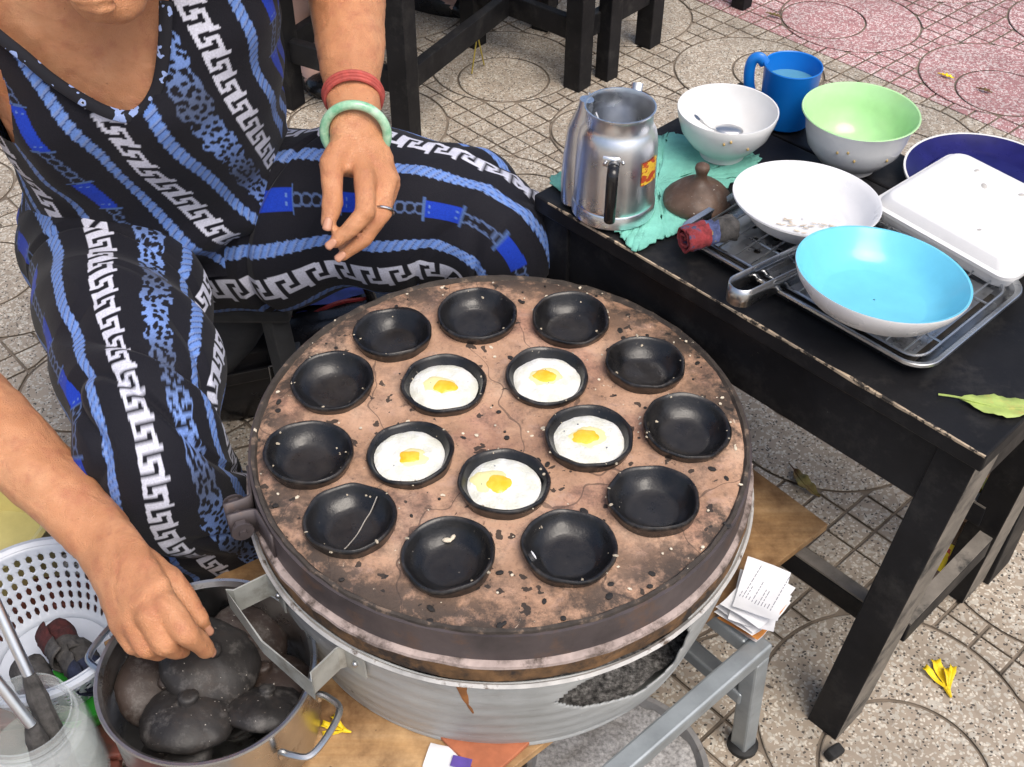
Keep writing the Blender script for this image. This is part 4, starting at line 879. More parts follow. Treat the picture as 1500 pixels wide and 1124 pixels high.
# ------------------------------------------------------------------ pot full of clay lids
ZPR = .333; pc0 = at(303, 977, ZPR); PR = .103; potz = ZB+.0006; ph = ZPR-potz
pot = thing('steel_pot', 'stainless steel pot full of sooty clay lids', 'pot', (pc0.x, pc0.y, potz))
part(MB().lathe([(.001, .0), (PR-.010, .0), (PR-.004, .004), (PR-.0025, .012), (PR-.002, ph-.004), (PR+.001, ph-.002), (PR+.003, ph), (PR+.002, ph+.002), (PR-.001, ph+.0015), (PR-.0045, ph-.003), (PR-.0045, .006), (.001, .004)], 96), 'body', STEELD, pot)
def pot_handle(a, parent):
    nx_ = Vector((math.cos(a), math.sin(a), 0)); tx = Vector((-math.sin(a), math.cos(a), 0)); z = Vector((0, 0, ph-.028))
    P = [nx_*(PR-.003)+tx*.034+z-Vector((0, 0, .012)), nx_*(PR-.001)+tx*.034+z-Vector((0, 0, .002)), nx_*(PR+.010)+tx*.0335+z, nx_*(PR+.026)+tx*.027+z, nx_*(PR+.030)+tx*.0+z, nx_*(PR+.026)-tx*.027+z, nx_*(PR+.010)-tx*.0335+z, nx_*(PR-.001)-tx*.034+z-Vector((0, 0, .002)), nx_*(PR-.003)-tx*.034+z-Vector((0, 0, .012))]
    part(MB().tube(smooth_path(P, 6), .0035, 10), 'handle', STEEL, parent)
pot_handle(R_(-24), pot); pot_handle(R_(156), pot)
C0 = Vector((pc0.x, pc0.y, 0))
LD = [((270, 1033), .318, (R_(-14), R_(8), .4), 'sooty clay lid at the front of the pot, its knob towards the viewer', LIDM, 1.05),
      ((300, 950), .328, (R_(12), R_(-6), 2), 'large sooty clay lid under the woman\'s fingers in the pot', LIDM, 1.12),
      ((385, 1022), .312, (R_(-8), R_(30), 1.2), 'sooty clay lid at the right wall of the pot with a pale knob', LIDM, .90),
      ((352, 925), .304, (R_(20), R_(26), 0), 'reddish brown clay lid leaning at the back of the pot', LIDR, 1.0),
      ((225, 985), .302, (R_(-10), R_(-34), 3), 'brown clay lid half hidden at the left of the pot', LIDR, 1.0),
      ((255, 1085), .290, (R_(28), R_(4), 5), 'dark clay lid lowest at the front wall of the pot', LIDM, .95),
      ((390, 985), .288, (R_(4), R_(20), 2.2), 'brown clay lid wedged low at the right of the pot', LIDR, .95),
      ((330, 1000), .268, (R_(170), R_(4), 2.2), 'upturned dark clay lid at the bottom of the pot', LIDM, 1.0)]
for i, ((u, v), z, rt, lb_, mt, sc_) in enumerate(LD):
    q = at(u, v, z); q.z -= .030; clay_lid(q, mt, lb_, rt, sc_, i+1)
m = MB()
for _ in range(46):
    a, r = random.random()*6.28, .085*math.sqrt(random.random()); m.ball((C0.x+r*math.cos(a), C0.y+r*math.sin(a), .322+random.uniform(-.012, .012)), random.uniform(.0006, .0016), seg=5, rings=4)

# ------------------------------------------------------------------ left edge: red low stool with colander, bowl, jar; bucket
ZR = .205
RED = simple('red_brown_plastic', (.17, .05, .035), .5, 0, .35, 30, (.06, .035, .03), 20, .5, .65, .3)
rs = thing('low_stool', 'low reddish brown plastic stool carrying the colander and jar', 'stool', (-.535, .62, 0), R_(8))
for i in range(9): part(MB().box((0, -.20+.05*i, ZR-.006), (.27, .046, .012), bev=.003), 'slat', RED, rs)
for sx in (-1, 1):
    part(MB().box((sx*.12, 0, ZR-.022), (.02, .44, .02), bev=.003), 'side_rail', RED, rs)
    for sy in (-1, 1): part(MB().box((sx*.118, sy*.20, (ZR-.032)/2), (.026, .03, ZR-.032), bev=.003), 'leg', RED, rs)
# colander
WPL = simple('white_plastic', (.50, .54, .61), .4, var=.05, bump=.05)
cc = at(52, 903, ZR+.088); ck = thing('colander', 'white plastic colander with oval slots, holding dirty rags', 'colander', (cc.x, cc.y, ZR+.0006))
nA, rows = 46, 6; m = MB(); RB, RTp, Hc_ = .062, .097, .088
def cr(z): t_ = z/Hc_; return RB+(RTp-RB)*t_**.7
zs = [0.004] ; pat = []
z = .004
vs, fs = [], []
lv = []
for r_ in range(rows):
    z0 = .008+r_*.0122; lv += [(z0, 0), (z0+.0026, 1), (z0+.0078, 1), (z0+.0104, 0)]
lv = [(.0, 0), (.004, 0)] + lv + [(Hc_-.004, 0), (Hc_, 0)]
sub = nA*4
for z, _ in lv:
    for i in range(sub): a = 2*PI*i/sub; r = cr(z); vs.append((r*math.cos(a), r*math.sin(a), z))
for j in range(len(lv)-1):
    for i in range(sub):
        if lv[j][1] == 1 and lv[j+1][1] == 1 and i % 4 in (1, 2): continue
        a, b = j*sub+i, j*sub+(i+1) % sub; fs.append((a, b, b+sub, a+sub))
        if (lv[j][1] != lv[j+1][1]) and i % 4 in (1, 2): fs.pop(); (fs.append((a, b, b+sub)) if (i % 4 == 1) == (lv[j][1] == 0) and False else None); q = i % 4
        if (lv[j][1] != lv[j+1][1]) and i % 4 in (1, 2):
            if lv[j][1] == 0: fs.append((a, b, a+sub) if q == 1 else (a, b, b+sub))
            else: fs.append((a, b+sub, a+sub) if q == 1 else (b, b+sub, a+sub))
o = part(m.add(vs, fs), 'basket', WPL, ck, sharp=None); q = o.modifiers.new('t', 'SOLIDIFY'); q.thickness = .002
part(MB().lathe([(RTp-.002, Hc_-.001), (RTp+.004, Hc_+.003), (RTp+.009, Hc_+.002), (RTp+.0095, Hc_-.003), (RTp+.003, Hc_-.004)], 88), 'rim', WPL, ck)
part(MB().lathe([(.001, .001), (RB+.001, .001)], 60), 'floor', WPL, ck)
for i, (dx, dy, dz, l, mats) in enumerate(((.006, .012, .045, .05, [RAGD, RAGG]), (.035, -.012, .045, .055, [RAGG, RAGN]), (-.01, -.03, .04, .06, [RAGG, RAGD]))):
    a = Vector((cc.x+dx, cc.y+dy, ZR+dz)); rag('rag_bundle', ['dark red rag bundle at the back of the colander', 'blue and black rag bundle against the right wall of the colander', 'sooty black rag bundle at the front of the colander'][i], a, a+Vector((l*.6, -l*.75, .006)), .021, mats, bands=(.5,))
# small green bowl
p = at(121, 1012, ZR+.034); lathe_thing('bowl', 'small bright green plastic bowl between colander and pot', 'bowl', (p.x-.004, p.y, ZR+.0006), [(.001, .002), (.024, .002), (.026, 0), (.028, .001), (.034, .018), (.039, .034), (.0395, .036), (.0375, .035), (.033, .019), (.026, .0045), (.001, .0045)], simple('bright_green_plastic', (.045, .42, .05), .35, var=.1, dirt=(.02, .10, .02), dirt_sc=60, dirt_lo=.55, dirt_hi=.65))
# jar
jz = ZR+.128; jc = at(34, 1046, jz); jr = thing('jar', 'clear wide-mouthed jar of water with two tool handles', 'jar', (jc.x, jc.y, ZR+.0006)); jr.scale = (.90, .90, 1)
part(MB().lathe([(.001, .0), (.050, .0), (.058, .005), (.060, .012), (.060, .088), (.057, .100), (.050, .106), (.0490, .110), (.0515, .112), (.0490, .115), (.0510, .119), (.0490, .122), (.0492, .128), (.0475, .128), (.0468, .108), (.053, .100), (.0575, .088), (.0575, .012), (.048, .004), (.001, .004)], 72), 'jar_wall', GLASS, jr)
part(MB().lathe([(.001, .006), (.050, .006), (.0570, .014), (.0570, .060), (.001, .060)], 48), 'murky_water', NB('murky_water').set(col=(.55, .60, .56), rough=.05, alpha=.30).m, jr)
J = Vector((jc.x, jc.y, 0))
def tool(label, a, b, c):
    a, b, c = Vector(a), Vector(b), Vector(c); t = thing('skewer_tool', label, 'tool', a, group='tools standing in the jar')
    wpart(MB().tube([b, c], .0055, 12), 'metal_handle', ALU, t); wpart(MB().tube(smooth_path([a, a.lerp(b, .3), a.lerp(b, .7), b], 4), [.011, .013, .012, .013, .0125, .011, .012, .011, .010, .0105, .009, .008, .006], 10), 'cloth_winding', RAGG, t)
tool('aluminium handled tool with a rag-wound end, upper of the two in the jar', J+Vector((.022, -.012, ZR+.03)), at(42, 988, jz+.012), at(-12, 872, jz+.085))
tool('aluminium handled tool leaning lower across the jar mouth', J+Vector((.012, -.025, ZR+.03)), at(46, 1062, jz-.012), at(-14, 985, jz+.045))
# yellow bucket
YB = simple('pale_yellow_plastic', (.66, .58, .24), .35, var=.08); GB = simple('green_plastic', (.02, .16, .08), .4, var=.2)
yb = at(-52, 757, .27); bk = thing('bucket', 'pale yellow plastic bucket with a green base at the left edge', 'bucket', (yb.x, yb.y, 0))
part(MB().lathe([(.070, .12), (.094, .262), (.100, .266), (.102, .270), (.098, .273), (.092, .270), (.068, .13), (.001, .125)], 64), 'yellow_wall', YB, bk)
part(MB().lathe([(.001, .001), (.066, .001), (.069, .05), (.071, .121), (.066, .122)], 64), 'green_base', GB, bk)
part(MB().lathe([(.001, .19), (.080, .19)], 48), 'soapy_water', simple('soapy_water', (.55, .50, .22), .1, var=.08), bk)

# ------------------------------------------------------------------ papers, bottle, ash basin and scraps near the stand
pp = at(1106, 902, ZF+.001); pk = thing('paper_stack', 'crumpled wad of printed papers on the corner of the metal stand', 'papers', (pp.x, pp.y, ZF), R_(58)); pk.scale = (.80, .9, 1.2)
for k in range(7):
    m = MB(); vs, fs = [], []; nx, ny = 10, 8; ox, oy, oa = random.uniform(-.006, .006), random.uniform(-.006, .006), random.uniform(-.25, .25)
    for j in range(ny+1):
        for i in range(nx+1):
            x, y = -.045+.09*i/nx, -.028+.056*j/ny; q = Matrix.Rotation(oa, 3, 'Z') @ Vector((x, y, 0)); vs.append(q+Vector((ox, oy, .0022+.0052*k+.0045*(noise.noise(Vector((x*22+k, y*22, k*2.3)))) + .004*max(0, abs(x)-.03)/.015)))
    for j in range(ny):
        for i in range(nx): a = j*(nx+1)+i; fs.append((a, a+1, a+nx+2, a+nx+1))
    part(m.add(vs, fs), 'sheet', PAPER if k != 1 else simple('orange_paper', (.62, .26, .06), .8, var=.1), pk)
m = MB()
for i in range(11):
    x = -.030
    while x < .030:
        l_ = random.uniform(.003, .009); m.box((x+l_/2, -.022+.0040*i, .0440+.0010*math.sin(i)), (l_, .0008, .0003)); x += l_+.002
        if random.random() < .12: break
tag(part(m, 'printed_lines', INK, pk), kind='stuff')
BX = at(1400, 800, .06); bt = thing('sauce_bottle', 'brown plastic bottle with a yellow label and yellow cap under the table', 'bottle', (BX.x, BX.y, 0)); bt.scale = (.85, .85, .85)
part(MB().lathe([(.001, .001), (.030, .001), (.033, .006), (.033, .11), (.031, .13), (.020, .165), (.013, .185), (.013, .20)], 40), 'bottle_wall', NB('brown_bottle').set(col=(.35, .24, .18), rough=.1, trans=.6, ior=1.2).m, bt)
YL = NB('yellow_label'); YL.set(col=YL.ramp(YL.noise(38, 3), [(.0, (.80, .62, .01)), (.60, (.80, .62, .01)), (.61, (.55, .05, .02)), (.72, (.55, .05, .02)), (.73, (.80, .66, .02))], 'CONSTANT'), rough=.4)
part(MB().lathe([(.0334, .035), (.0336, .04), (.0336, .10), (.0334, .105)], 40), 'label_band', YL.m, bt)
part(MB().lathe([(.001, .222), (.0135, .222), (.0150, .219), (.0150, .198), (.013, .197)], 24), 'cap', simple('yellow_cap', (.80, .60, .02), .4), bt)
cb = at(1478, 676, .12); cbx = thing('cardboard_box', 'brown cardboard box with green tape under the far side of the table', 'box', (cb.x+.10, cb.y+.10, 0), TA)
CARD = simple('cardboard', (.33, .20, .11), .85, var=.2)
for n_, c_, s_ in (('side', (0, -.09, .08), (.2, .004, .16)), ('side', (0, .09, .08), (.2, .004, .16)), ('side', (-.098, 0, .08), (.004, .176, .16)), ('side', (.098, 0, .08), (.004, .176, .16)), ('flap', (0, -.045, .162), (.2, .086, .003)), ('flap', (0, .045, .162), (.2, .086, .003))): part(MB().box(c_, s_), n_, CARD, cbx)
part(MB().box((0, 0, .1643), (.2, .04, .0006)), 'tape', simple('green_tape', (.02, .3, .08), .4), cbx)
ab = at(905, 1128, .07); bs = thing('ash_basin', 'grey ash-filled basin standing below the metal stand', 'basin', (ab.x, ab.y, 0))
part(MB().lathe([(.001, .001), (.075, .001), (.080, .004), (.101, .066), (.106, .070), (.104, .073), (.099, .071), (.078, .008), (.001, .005)], 60), 'basin_wall', simple('dusty_plastic', (.22, .215, .21), .7, var=.25, dirt=(.09, .075, .06), dirt_sc=20), bs)
m = MB(); vs, fs = [], []; n = 60
for j in range(16):
    r = .095*j/15
    for i in range(n): a = 2*PI*i/n; q = Vector((r*math.cos(a), r*math.sin(a), 0)); vs.append((q.x, q.y, .058+.008*noise.noise(q*30)+.004*noise.noise(q*90)))
for j in range(15):
    for i in range(n): a, b = j*n+i, j*n+(i+1) % n; fs.append((a, b, b+n, a+n))
part(m.add(vs, fs), 'ash_fill', simple('pale_ash', (.33, .325, .32), .95, var=.5, sc=220, bump=1, bsc=200), bs)
p = at(705, 1106, ZB+.001); ot = tag(MB().box((0, 0, .004), (.082, .082, .006), bev=.0015).build('terracotta_shard', simple('terracotta', (.40, .13, .06), .75, var=.25), world=False), 'flat orange terracotta piece on the board below the stove', 'tile'); ot.location = (p.x+.006, p.y+.026, ZB+.0008); ot.rotation_euler = (0, 0, R_(45))
p = at(660, 1113, ZB+.001); sc2 = thing('paper_scrap', 'white and purple printed paper scrap on the board below the stove', 'paper', (p.x, p.y-.002, ZB+.001), R_(-14))
vs = [(-.025+.05*i/6, -.014+.028*j/4, .003+.003*noise.noise(Vector((i*.8, j*.9, 3)))) for j in range(5) for i in range(7)]; fs = [(j*7+i, j*7+i+1, j*7+i+8, j*7+i+7) for j in range(4) for i in range(6)]
part(MB().add(vs, fs), 'sheet', PAPER, sc2); part(MB().box((.012, -.002, .0068), (.020, .012, .0006)), 'purple_block', simple('purple_ink', (.10, .06, .30), .6), sc2)
p = at(1218, 1106, .0); o = tag(MB().box((0, 0, .008), (.022, .014, .016), bev=.003).build('charcoal_lump', simple('charcoal', (.012, .012, .012), .8, var=.5, bump=1), world=False), 'small lump of charcoal on the tiles at the foot of the table leg', 'charcoal'); o.location = p; o.rotation_euler = (.2, .1, .6)

# ------------------------------------------------------------------ the woman
def spec_noise(P, sc, seed, n=14):        # cheap band-limited noise for arrays of points
    r = np.random.default_rng(seed); out = np.zeros(len(P))
    for _ in range(n):
        d = r.normal(size=3); d = d/np.linalg.norm(d)*sc*r.uniform(.6, 1.5); out += np.sin(P @ d + r.uniform(0, 6.28))
    return out/math.sqrt(n)*1.2
NAVYC = np.array((.0075, .0075, .013)); LB = np.array((.115, .215, .52)); DB = np.array((.03, .07, .26)); RB_ = np.array((.008, .045, .45)); WH = np.array((.66, .67, .78))
KEY = np.array([[int(c) for c in r] for r in ("11111110", "10000010", "10111010", "10100010", "10111110", "10000000", "11111111")][::-1])
KEY = np.array([[1,1,1,1,1,1,1,1], [0,0,0,0,0,0,0,0], [1,1,1,1,1,1,1,0], [1,0,0,0,0,0,1,0], [1,0,1,1,1,0,1,0], [1,0,1,0,1,0,1,0], [1,0,1,0,0,0,1,0], [1,0,1,1,1,1,1,0]])
KEY = np.array([[1,1,1,1,0,1], [1,0,0,1,0,1], [1,0,1,1,0,1], [1,0,1,0,0,1], [1,0,1,1,1,1], [1,0,0,0,0,0]])
def print_colour(U, V, stripes, seed=1, shape=None):  # flat print of ropes, meanders, belts and leopard bands on near-black cloth
    C = np.tile(NAVYC, (len(U), 1)).astype(float); r = np.random.default_rng(seed)
    V0 = V
    for c, kind, wd in stripes:
        if shape is not None:             # lengths along the band's own centre line
            V = np.repeat(V0.reshape(shape)[:, np.abs(U.reshape(shape).mean(0)-c).argmin()], shape[1])
        x = (U-c)/wd                      # -0.5..0.5 inside the band
        if kind == 'rope':
            edge = .46+.05*np.sin(V/.0105*2*PI); k = np.abs(x) < edge; ph = (V/.0105 + x*1.1) % 1
            sh = .55+.45*np.sin(ph*PI); col = LB*(.55+.75*sh[:, None]); col = np.where((ph < .10)[:, None], DB*.8, col); col = np.where((ph > .72)[:, None], col*.75+.10, col); C[k] = col[k]
        elif kind == 'key':
            per = wd*1.02; row = np.floor(((x+.5)*6)).astype(int); colm = np.floor((V/per % 1)*6).astype(int)
            k = (np.abs(x) < .5); v = np.zeros(len(U), bool); v[k] = KEY[np.clip(row[k], 0, 5), np.clip(colm[k], 0, 5)] == 1; C[v] = WH
        elif kind == 'belt':
            t = (V/.105) % 1; solid = (t < .45) & (np.abs(x) < .45); C[solid] = RB_; dots = solid & ((np.abs(t-.06) < .008) | (np.abs(t-.39) < .008)) & (np.abs(np.abs(x)-.16) < .07); C[dots] = LB
            tt = ((t-.45)/.55*5) % 1; e = np.sqrt(((tt-.5)/.62)**2+(x/.30)**2); ringk = (t > .45) & (np.abs(e-.85) < .17) & (np.abs(x) < .5); C[ringk] = LB*.45+.03
            dr = ((np.abs(t-.46) < .012) | (np.abs(t-.985) < .012)) & (np.abs(x) < .62); C[dr] = LB*.6
        elif kind == 'leo':
            edge = .5+.10*np.sin(V*150+1)*np.sin(V*63); k = np.abs(x) < edge; idx = np.where(k)[0]
            if len(idx) == 0: continue
            base = LB[None]*(.75+.5*np.sin(V[idx]*45)[:, None])+.05; cs = .0085; gx = np.floor(U[idx]/cs).astype(int); gy = np.floor(V[idx]/cs).astype(int); dm = np.full(len(idx), 9.)
            for a in (-1, 0, 1):
                for b in (-1, 0, 1):
                    h = (gx+a)*7349+(gy+b)*9151+seed*77; h1 = (np.sin(h*12.9898)*43758.5453) % 1; h2 = (np.sin(h*78.233)*12543.123) % 1; h3 = (np.sin(h*3.17)*999.7) % 1
                    d = np.hypot((gx+a+h1-U[idx]/cs)*(.8+h3*.7), (gy+b+h2-V[idx]/cs)*(1.3-h3*.6)); dm = np.minimum(dm, d)
            base[dm < .40] = NAVYC; C[idx] = base
    return C
def cloth_obj(name, grid, cols, parent, keep=None, thick=.0018, closed=True, mat=None):
    nv, nu, _ = grid.shape; V = grid.reshape(-1, 3); i, j = np.meshgrid(np.arange(nu if closed else nu-1), np.arange(nv-1)); i = i.ravel(); j = j.ravel(); i2 = (i+1) % nu
    F = np.stack([j*nu+i, j*nu+i2, (j+1)*nu+i2, (j+1)*nu+i], 1)
    if keep is not None:
        kf = keep.reshape(-1)[F].all(1); F = F[kf]
    me = bpy.data.meshes.new(name); off = np.array(parent.location) if parent is not None else np.zeros(3)
    used = np.zeros(len(V), bool); used[F.ravel()] = True; mp = np.cumsum(used)-1
    me.from_pydata((V[used]-off).tolist(), [], mp[F].tolist()); me.update()
    ca = me.color_attributes.new('print', 'FLOAT_COLOR', 'POINT'); ca.data.foreach_set('color', np.concatenate([cols[used], np.ones((used.sum(), 1))], 1).astype(np.float32).ravel())
    me.polygons.foreach_set('use_smooth', [True]*len(me.polygons)); me.materials.append(mat or PRINT)
    o = bpy.data.objects.new(name, me); COL.objects.link(o); o.parent = parent
    if thick: q = o.modifiers.new('t', 'SOLIDIFY'); q.thickness = thick; q.offset = 1
    return o
def interp(keys, t):                      # smooth key interpolation; keys: (t, values...)
    K = np.array(keys, float); ts = K[:, 0]; out = []
    for c in range(1, K.shape[1]):
        y = K[:, c]; m = np.gradient(y, ts); i = np.clip(np.searchsorted(ts, t)-1, 0, len(ts)-2); h = ts[i+1]-ts[i]; s = np.clip((t-ts[i])/h, 0, 1)
        out.append((2*s**3-3*s**2+1)*y[i]+(s**3-2*s**2+s)*h*m[i]+(-2*s**3+3*s**2)*y[i+1]+(s**3-s**2)*h*m[i+1])
    return out
SPINE = [  # level, centre x, centre y, half width, half depth
    (.285, -.462, 1.345, .165, .120), (.36, -.462, 1.335, .178, .140), (.44, -.458, 1.305, .168, .150), (.53, -.450, 1.270, .158, .150), (.62, -.440, 1.238, .162, .140),
    (.70, -.434, 1.215, .168, .122), (.765, -.430, 1.195, .166, .098), (.81, -.428, 1.180, .146, .078), (.84, -.426, 1.168, .105, .064), (.862, -.424, 1.158, .068, .056)]
LTILT = .16                               # right shoulder carried lower than the left
def torso(nu, nv, off=0., z0=.285, z1=.862):
    th = np.linspace(0, 2*PI, nu, endpoint=False); zz = np.linspace(z0, z1, nv); Z, T = np.meshgrid(zz, th, indexing='ij'); z = Z.ravel(); t = T.ravel()
    cx, cy, a, b = interp(SPINE, z); ct, s_ = np.cos(t), np.sin(t); e = .86; X = np.sign(ct)*np.abs(ct)**e*(a+off); Y = np.sign(s_)*np.abs(s_)**e*(b+off)
    bust = .026*(np.exp(-((X-.062)/.05)**2)+np.exp(-((X+.068)/.05)**2))*np.exp(-((z-.635)/.06)**2)*(s_ < 0)*np.abs(s_)
    belly = .018*np.exp(-((X)/.10)**2)*np.exp(-((z-.47)/.05)**2)*(s_ < 0)
    Y -= bust+belly; tilt = LTILT*np.clip((z-.45)/.35, 0, 1)
    P = np.stack([cx+X, cy+Y, z+X*tilt], 1); return P, t, z, X, s_, (nv, nu)
wo = thing('person', 'woman in dark blue and white patterned clothes with a jade bangle tending the stove', 'person', (-.46, 1.3, 0))
def vec(u, v, d): return atd(u, v, d)
BM = MB()
P_, t_, z_, X_, s_, sh = torso(64, 46, -.006)
vs = [tuple(p) for p in P_]; fs = []
for j in range(sh[0]-1):
    for i in range(64): fs.append((j*64+i, j*64+(i+1) % 64, (j+1)*64+(i+1) % 64, (j+1)*64+i))
fs += [tuple(range(63, -1, -1)), tuple((sh[0]-1)*64+i for i in range(64))]; BM.add(vs, fs)
# neck and head, bent forward over the work
NK = Vector((-.424, 1.165, .83)); hq = Matrix.Rotation(R_(6), 3, 'X'); HD = vec(158, -3, 1.09) - hq @ Vector((0, -.052, -.068))
BM.tube([NK-Vector((0, 0, .03)), NK, NK.lerp(HD, .55), HD], [.060, .055, .052, .055], 24)
def hp(x, y, z): return HD + hq @ Vector((x, y, z))
BM.ball(hp(0, .012, .045), (.074, .092, .088), hq, 32, 20); BM.ball(hp(0, -.020, -.012), (.060, .066, .078), hq, 28, 18); BM.ball(hp(0, -.050, -.066), (.036, .030, .026), hq, 20, 14); BM.ball(hp(0, -.030, -.052), (.050, .045, .034), hq, 20, 14)
for s in (-1, 1):
    BM.ball(hp(s*.036, -.066, -.018), (.022, .016, .020), hq, 14, 10); BM.ball(hp(s*.074, .015, .000), (.010, .018, .030), hq, 12, 8); BM.ball(hp(s*.030, -.074, .022), (.022, .012, .008), hq, 12, 8)
BM.tube([hp(0, -.080, .020), hp(0, -.092, -.005), hp(0, -.102, -.020)], [.007, .010, .014], 12); BM.ball(hp(0, -.088, -.046), (.024, .010, .006), hq, 14, 8); BM.ball(hp(0, -.086, -.056), (.020, .011, .006), hq, 14, 8)
# arms
def limb(pts, rad, n=20, flat=1, up=None, k=6):
    P = smooth_path(pts, k); m = len(P); rs = np.interp(np.linspace(0, len(rad)-1, m), range(len(rad)), rad)
    fl = flat if not isinstance(flat, (list, tuple)) else list(np.interp(np.linspace(0, len(flat)-1, m), range(len(flat)), flat))
    BM.tube(P, list(rs), n, flat=fl, up=up)
    return P
def chain(pts, rad):                      # finger: straight bones, round joints
    P = [Vector(p) for p in pts]
    for a, b, r0, r1 in zip(P, P[1:], rad, rad[1:]): BM.tube([a, a.lerp(b, .35), a.lerp(b, .7), b], [r0, r0*.94+r1*.0, (r0+r1)/2*.95, r1], 14); BM.ball(b, r1*1.0, seg=14, rings=10)
    BM.ball(P[0], rad[0], seg=14, rings=10)
def lat(p): return float(np.interp(p, [0, 1], [0, 1]))
shL = Vector((-.275, 1.20, .825)); elL = vec(500, -112, 1.40); wrL = vec(520, 176, 1.262)
limb([shL+Vector((-.03, 0, -.01)), shL, shL.lerp(elL, .5)+Vector((0, .01, -.015)), elL], [.058, .060, .052, .046], 24)
limb([elL+(elL-wrL)*.02, elL.lerp(wrL, .3), elL.lerp(wrL, .65), wrL], [.043, .0475, .0385, .0262], 24, [1, .95, .9, .85])
BM.ball(elL, .045)
shR = Vector((-.59, 1.17, .755)); wrR = vec(150, 786, 1.150); elR = vec(-105, 530, 1.235)
limb([shR+Vector((.03, 0, 0)), shR, shR.lerp(elR, .5)+Vector((-.03, 0, .0)), elR], [.058, .058, .050, .044], 24)
limb([elR, elR.lerp(wrR, .3), elR.lerp(wrR, .65), wrR+(wrR-elR)*.02], [.043, .0430, .0385, .0305], 24, [1, .95, .9, .8])
BM.ball(elR, .043)
# left hand, hanging loosely, thumb towards the index finger
def hand_palm(a, knL, knR, wa, wb, th, thumbside):
    a = Vector(a); L, Rr = Vector(knL), Vector(knR); mid = (L+Rr)/2; ax = (Rr-L).normalized(); dirv = (mid-a); nrm_ = ax.cross(dirv).normalized()
    P = [a-dirv*.25, a, a.lerp(mid, .35), a.lerp(mid, .7), mid, mid+dirv*.06]; W = [wa*.95, wa, (wa*.45+wb*.55), wb*.97, wb, wb*.8]
    BM.tube(P, W, 26, flat=[.80, .78, .62, .50, .42, .36], up=nrm_); return nrm_
nail_specs = []
nL = hand_palm(wrL, vec(500, 243, 1.248), vec(567, 257, 1.262), .0268, .034, .014, -1)
fingersL = {
 'thumb': ([vec(506, 212, 1.252), vec(485, 240, 1.238), vec(486, 268, 1.230), vec(487, 298, 1.226), vec(481, 326, 1.226)], [.016, .0142, .0118, .0112, .0092]),
 'index': ([vec(528, 240, 1.248), vec(534, 258, 1.238), vec(537, 311, 1.222), vec(512, 337, 1.222), vec(490, 355, 1.226)], [.0125, .0122, .0112, .0100, .0086]),
 'ring': ([vec(556, 246, 1.258), vec(568, 263, 1.255), vec(561, 313, 1.244), vec(533, 350, 1.242), vec(503, 374, 1.245)], [.0125, .0122, .0104, .0096, .0084]),
 'middle': ([vec(545, 244, 1.258), vec(553, 260, 1.252), vec(553, 308, 1.252), vec(530, 340, 1.256), vec(505, 362, 1.262)], [.0125, .0120, .0105, .0096, .0084]),
 'little': ([vec(566, 250, 1.268), vec(574, 266, 1.270), vec(566, 306, 1.276), vec(548, 330, 1.282), vec(530, 346, 1.288)], [.0115, .0108, .0090, .0084, .0074])}
for k, (p, r) in fingersL.items(): chain(p, r)
# right hand, reaching into the pot, index finger on a lid
nR = hand_palm(wrR, vec(172, 906, 1.100), vec(248, 876, 1.078), .0300, .0370, .015, 1)
fingersR = {
 'index': ([vec(222, 850, 1.102), vec(243, 886, 1.082), vec(272, 928, 1.074), vec(289, 939, 1.092), vec(301, 951, 1.108)], [.0140, .0138, .0124, .0108, .0092]),
 'middle': ([vec(198, 864, 1.102), vec(217, 901, 1.080), vec(239, 944, 1.080), vec(256, 951, 1.102), vec(268, 950, 1.118)], [.0140, .0136, .0122, .0108, .0092]),
 'ring': ([vec(178, 872, 1.108), vec(194, 909, 1.088), vec(214, 948, 1.089), vec(232, 955, 1.110), vec(244, 951, 1.126)], [.0132, .0128, .0116, .0102, .0088]),
 'little': ([vec(162, 880, 1.116), vec(176, 915, 1.098), vec(194, 946, 1.099), vec(206, 954, 1.116), vec(216, 953, 1.130)], [.0120, .0116, .0100, .0092, .0080]),
 'thumb': ([vec(205, 820, 1.125), vec(246, 850, 1.122), vec(276, 886, 1.118), vec(292, 908, 1.118), vec(299, 918, 1.124)], [.0180, .0165, .0128, .0112, .0088])}
for k in fingersR: fingersR[k] = (fingersR[k][0], [q*.92 for q in fingersR[k][1]])
for k, (p, r) in fingersR.items(): chain(p, r)
# legs and feet
hipL, knL_, anL = Vector((-.365, 1.30, .385)), Vector((-.048, 1.215, .442)), Vector((-.045, 1.285, .07))
hipR, knR_, anR = Vector((-.545, 1.30, .380)), Vector((-.382, .872, .425)), Vector((-.335, .925, .065))
for h, k_, a_ in ((hipL, knL_, anL), (hipR, knR_, anR)):
    BM.tube([h, h.lerp(k_, .5), k_], [.085, .075, .055], 20); BM.ball(k_, .056); BM.tube([k_, k_.lerp(a_, .3), k_.lerp(a_, .7), a_], [.054, .056, .044, .034], 20)
    f = a_ + Vector((.01, -.10, -.045)); BM.tube([a_+Vector((0, .05, -.035)), a_+Vector((0, .01, -.02)), a_.lerp(f, .55)+Vector((0, 0, -.004)), f, f+Vector((.004, -.05, -.006))], [.030, .036, .038, .040, .032], 18, flat=[.8, .9, .7, .48, .38], up=(0, 0, 1))
    for q in range(5): b_ = f+Vector((-.028+.014*q, -.045+.006*abs(q-1), -.006)); BM.tube([b_, b_+Vector((0, -.03, -.003))], [.009, .008], 10); BM.ball(b_+Vector((0, -.03, -.003)), .008, seg=10, rings=8)
bo = BM.build('body', SKIN, None, world=False, sharp=None)
q = bo.modifiers.new('r', 'REMESH'); q.mode = 'VOXEL'; q.voxel_size = .0026; q = bo.modifiers.new('s', 'SMOOTH'); q.iterations = 5; q.factor = .5
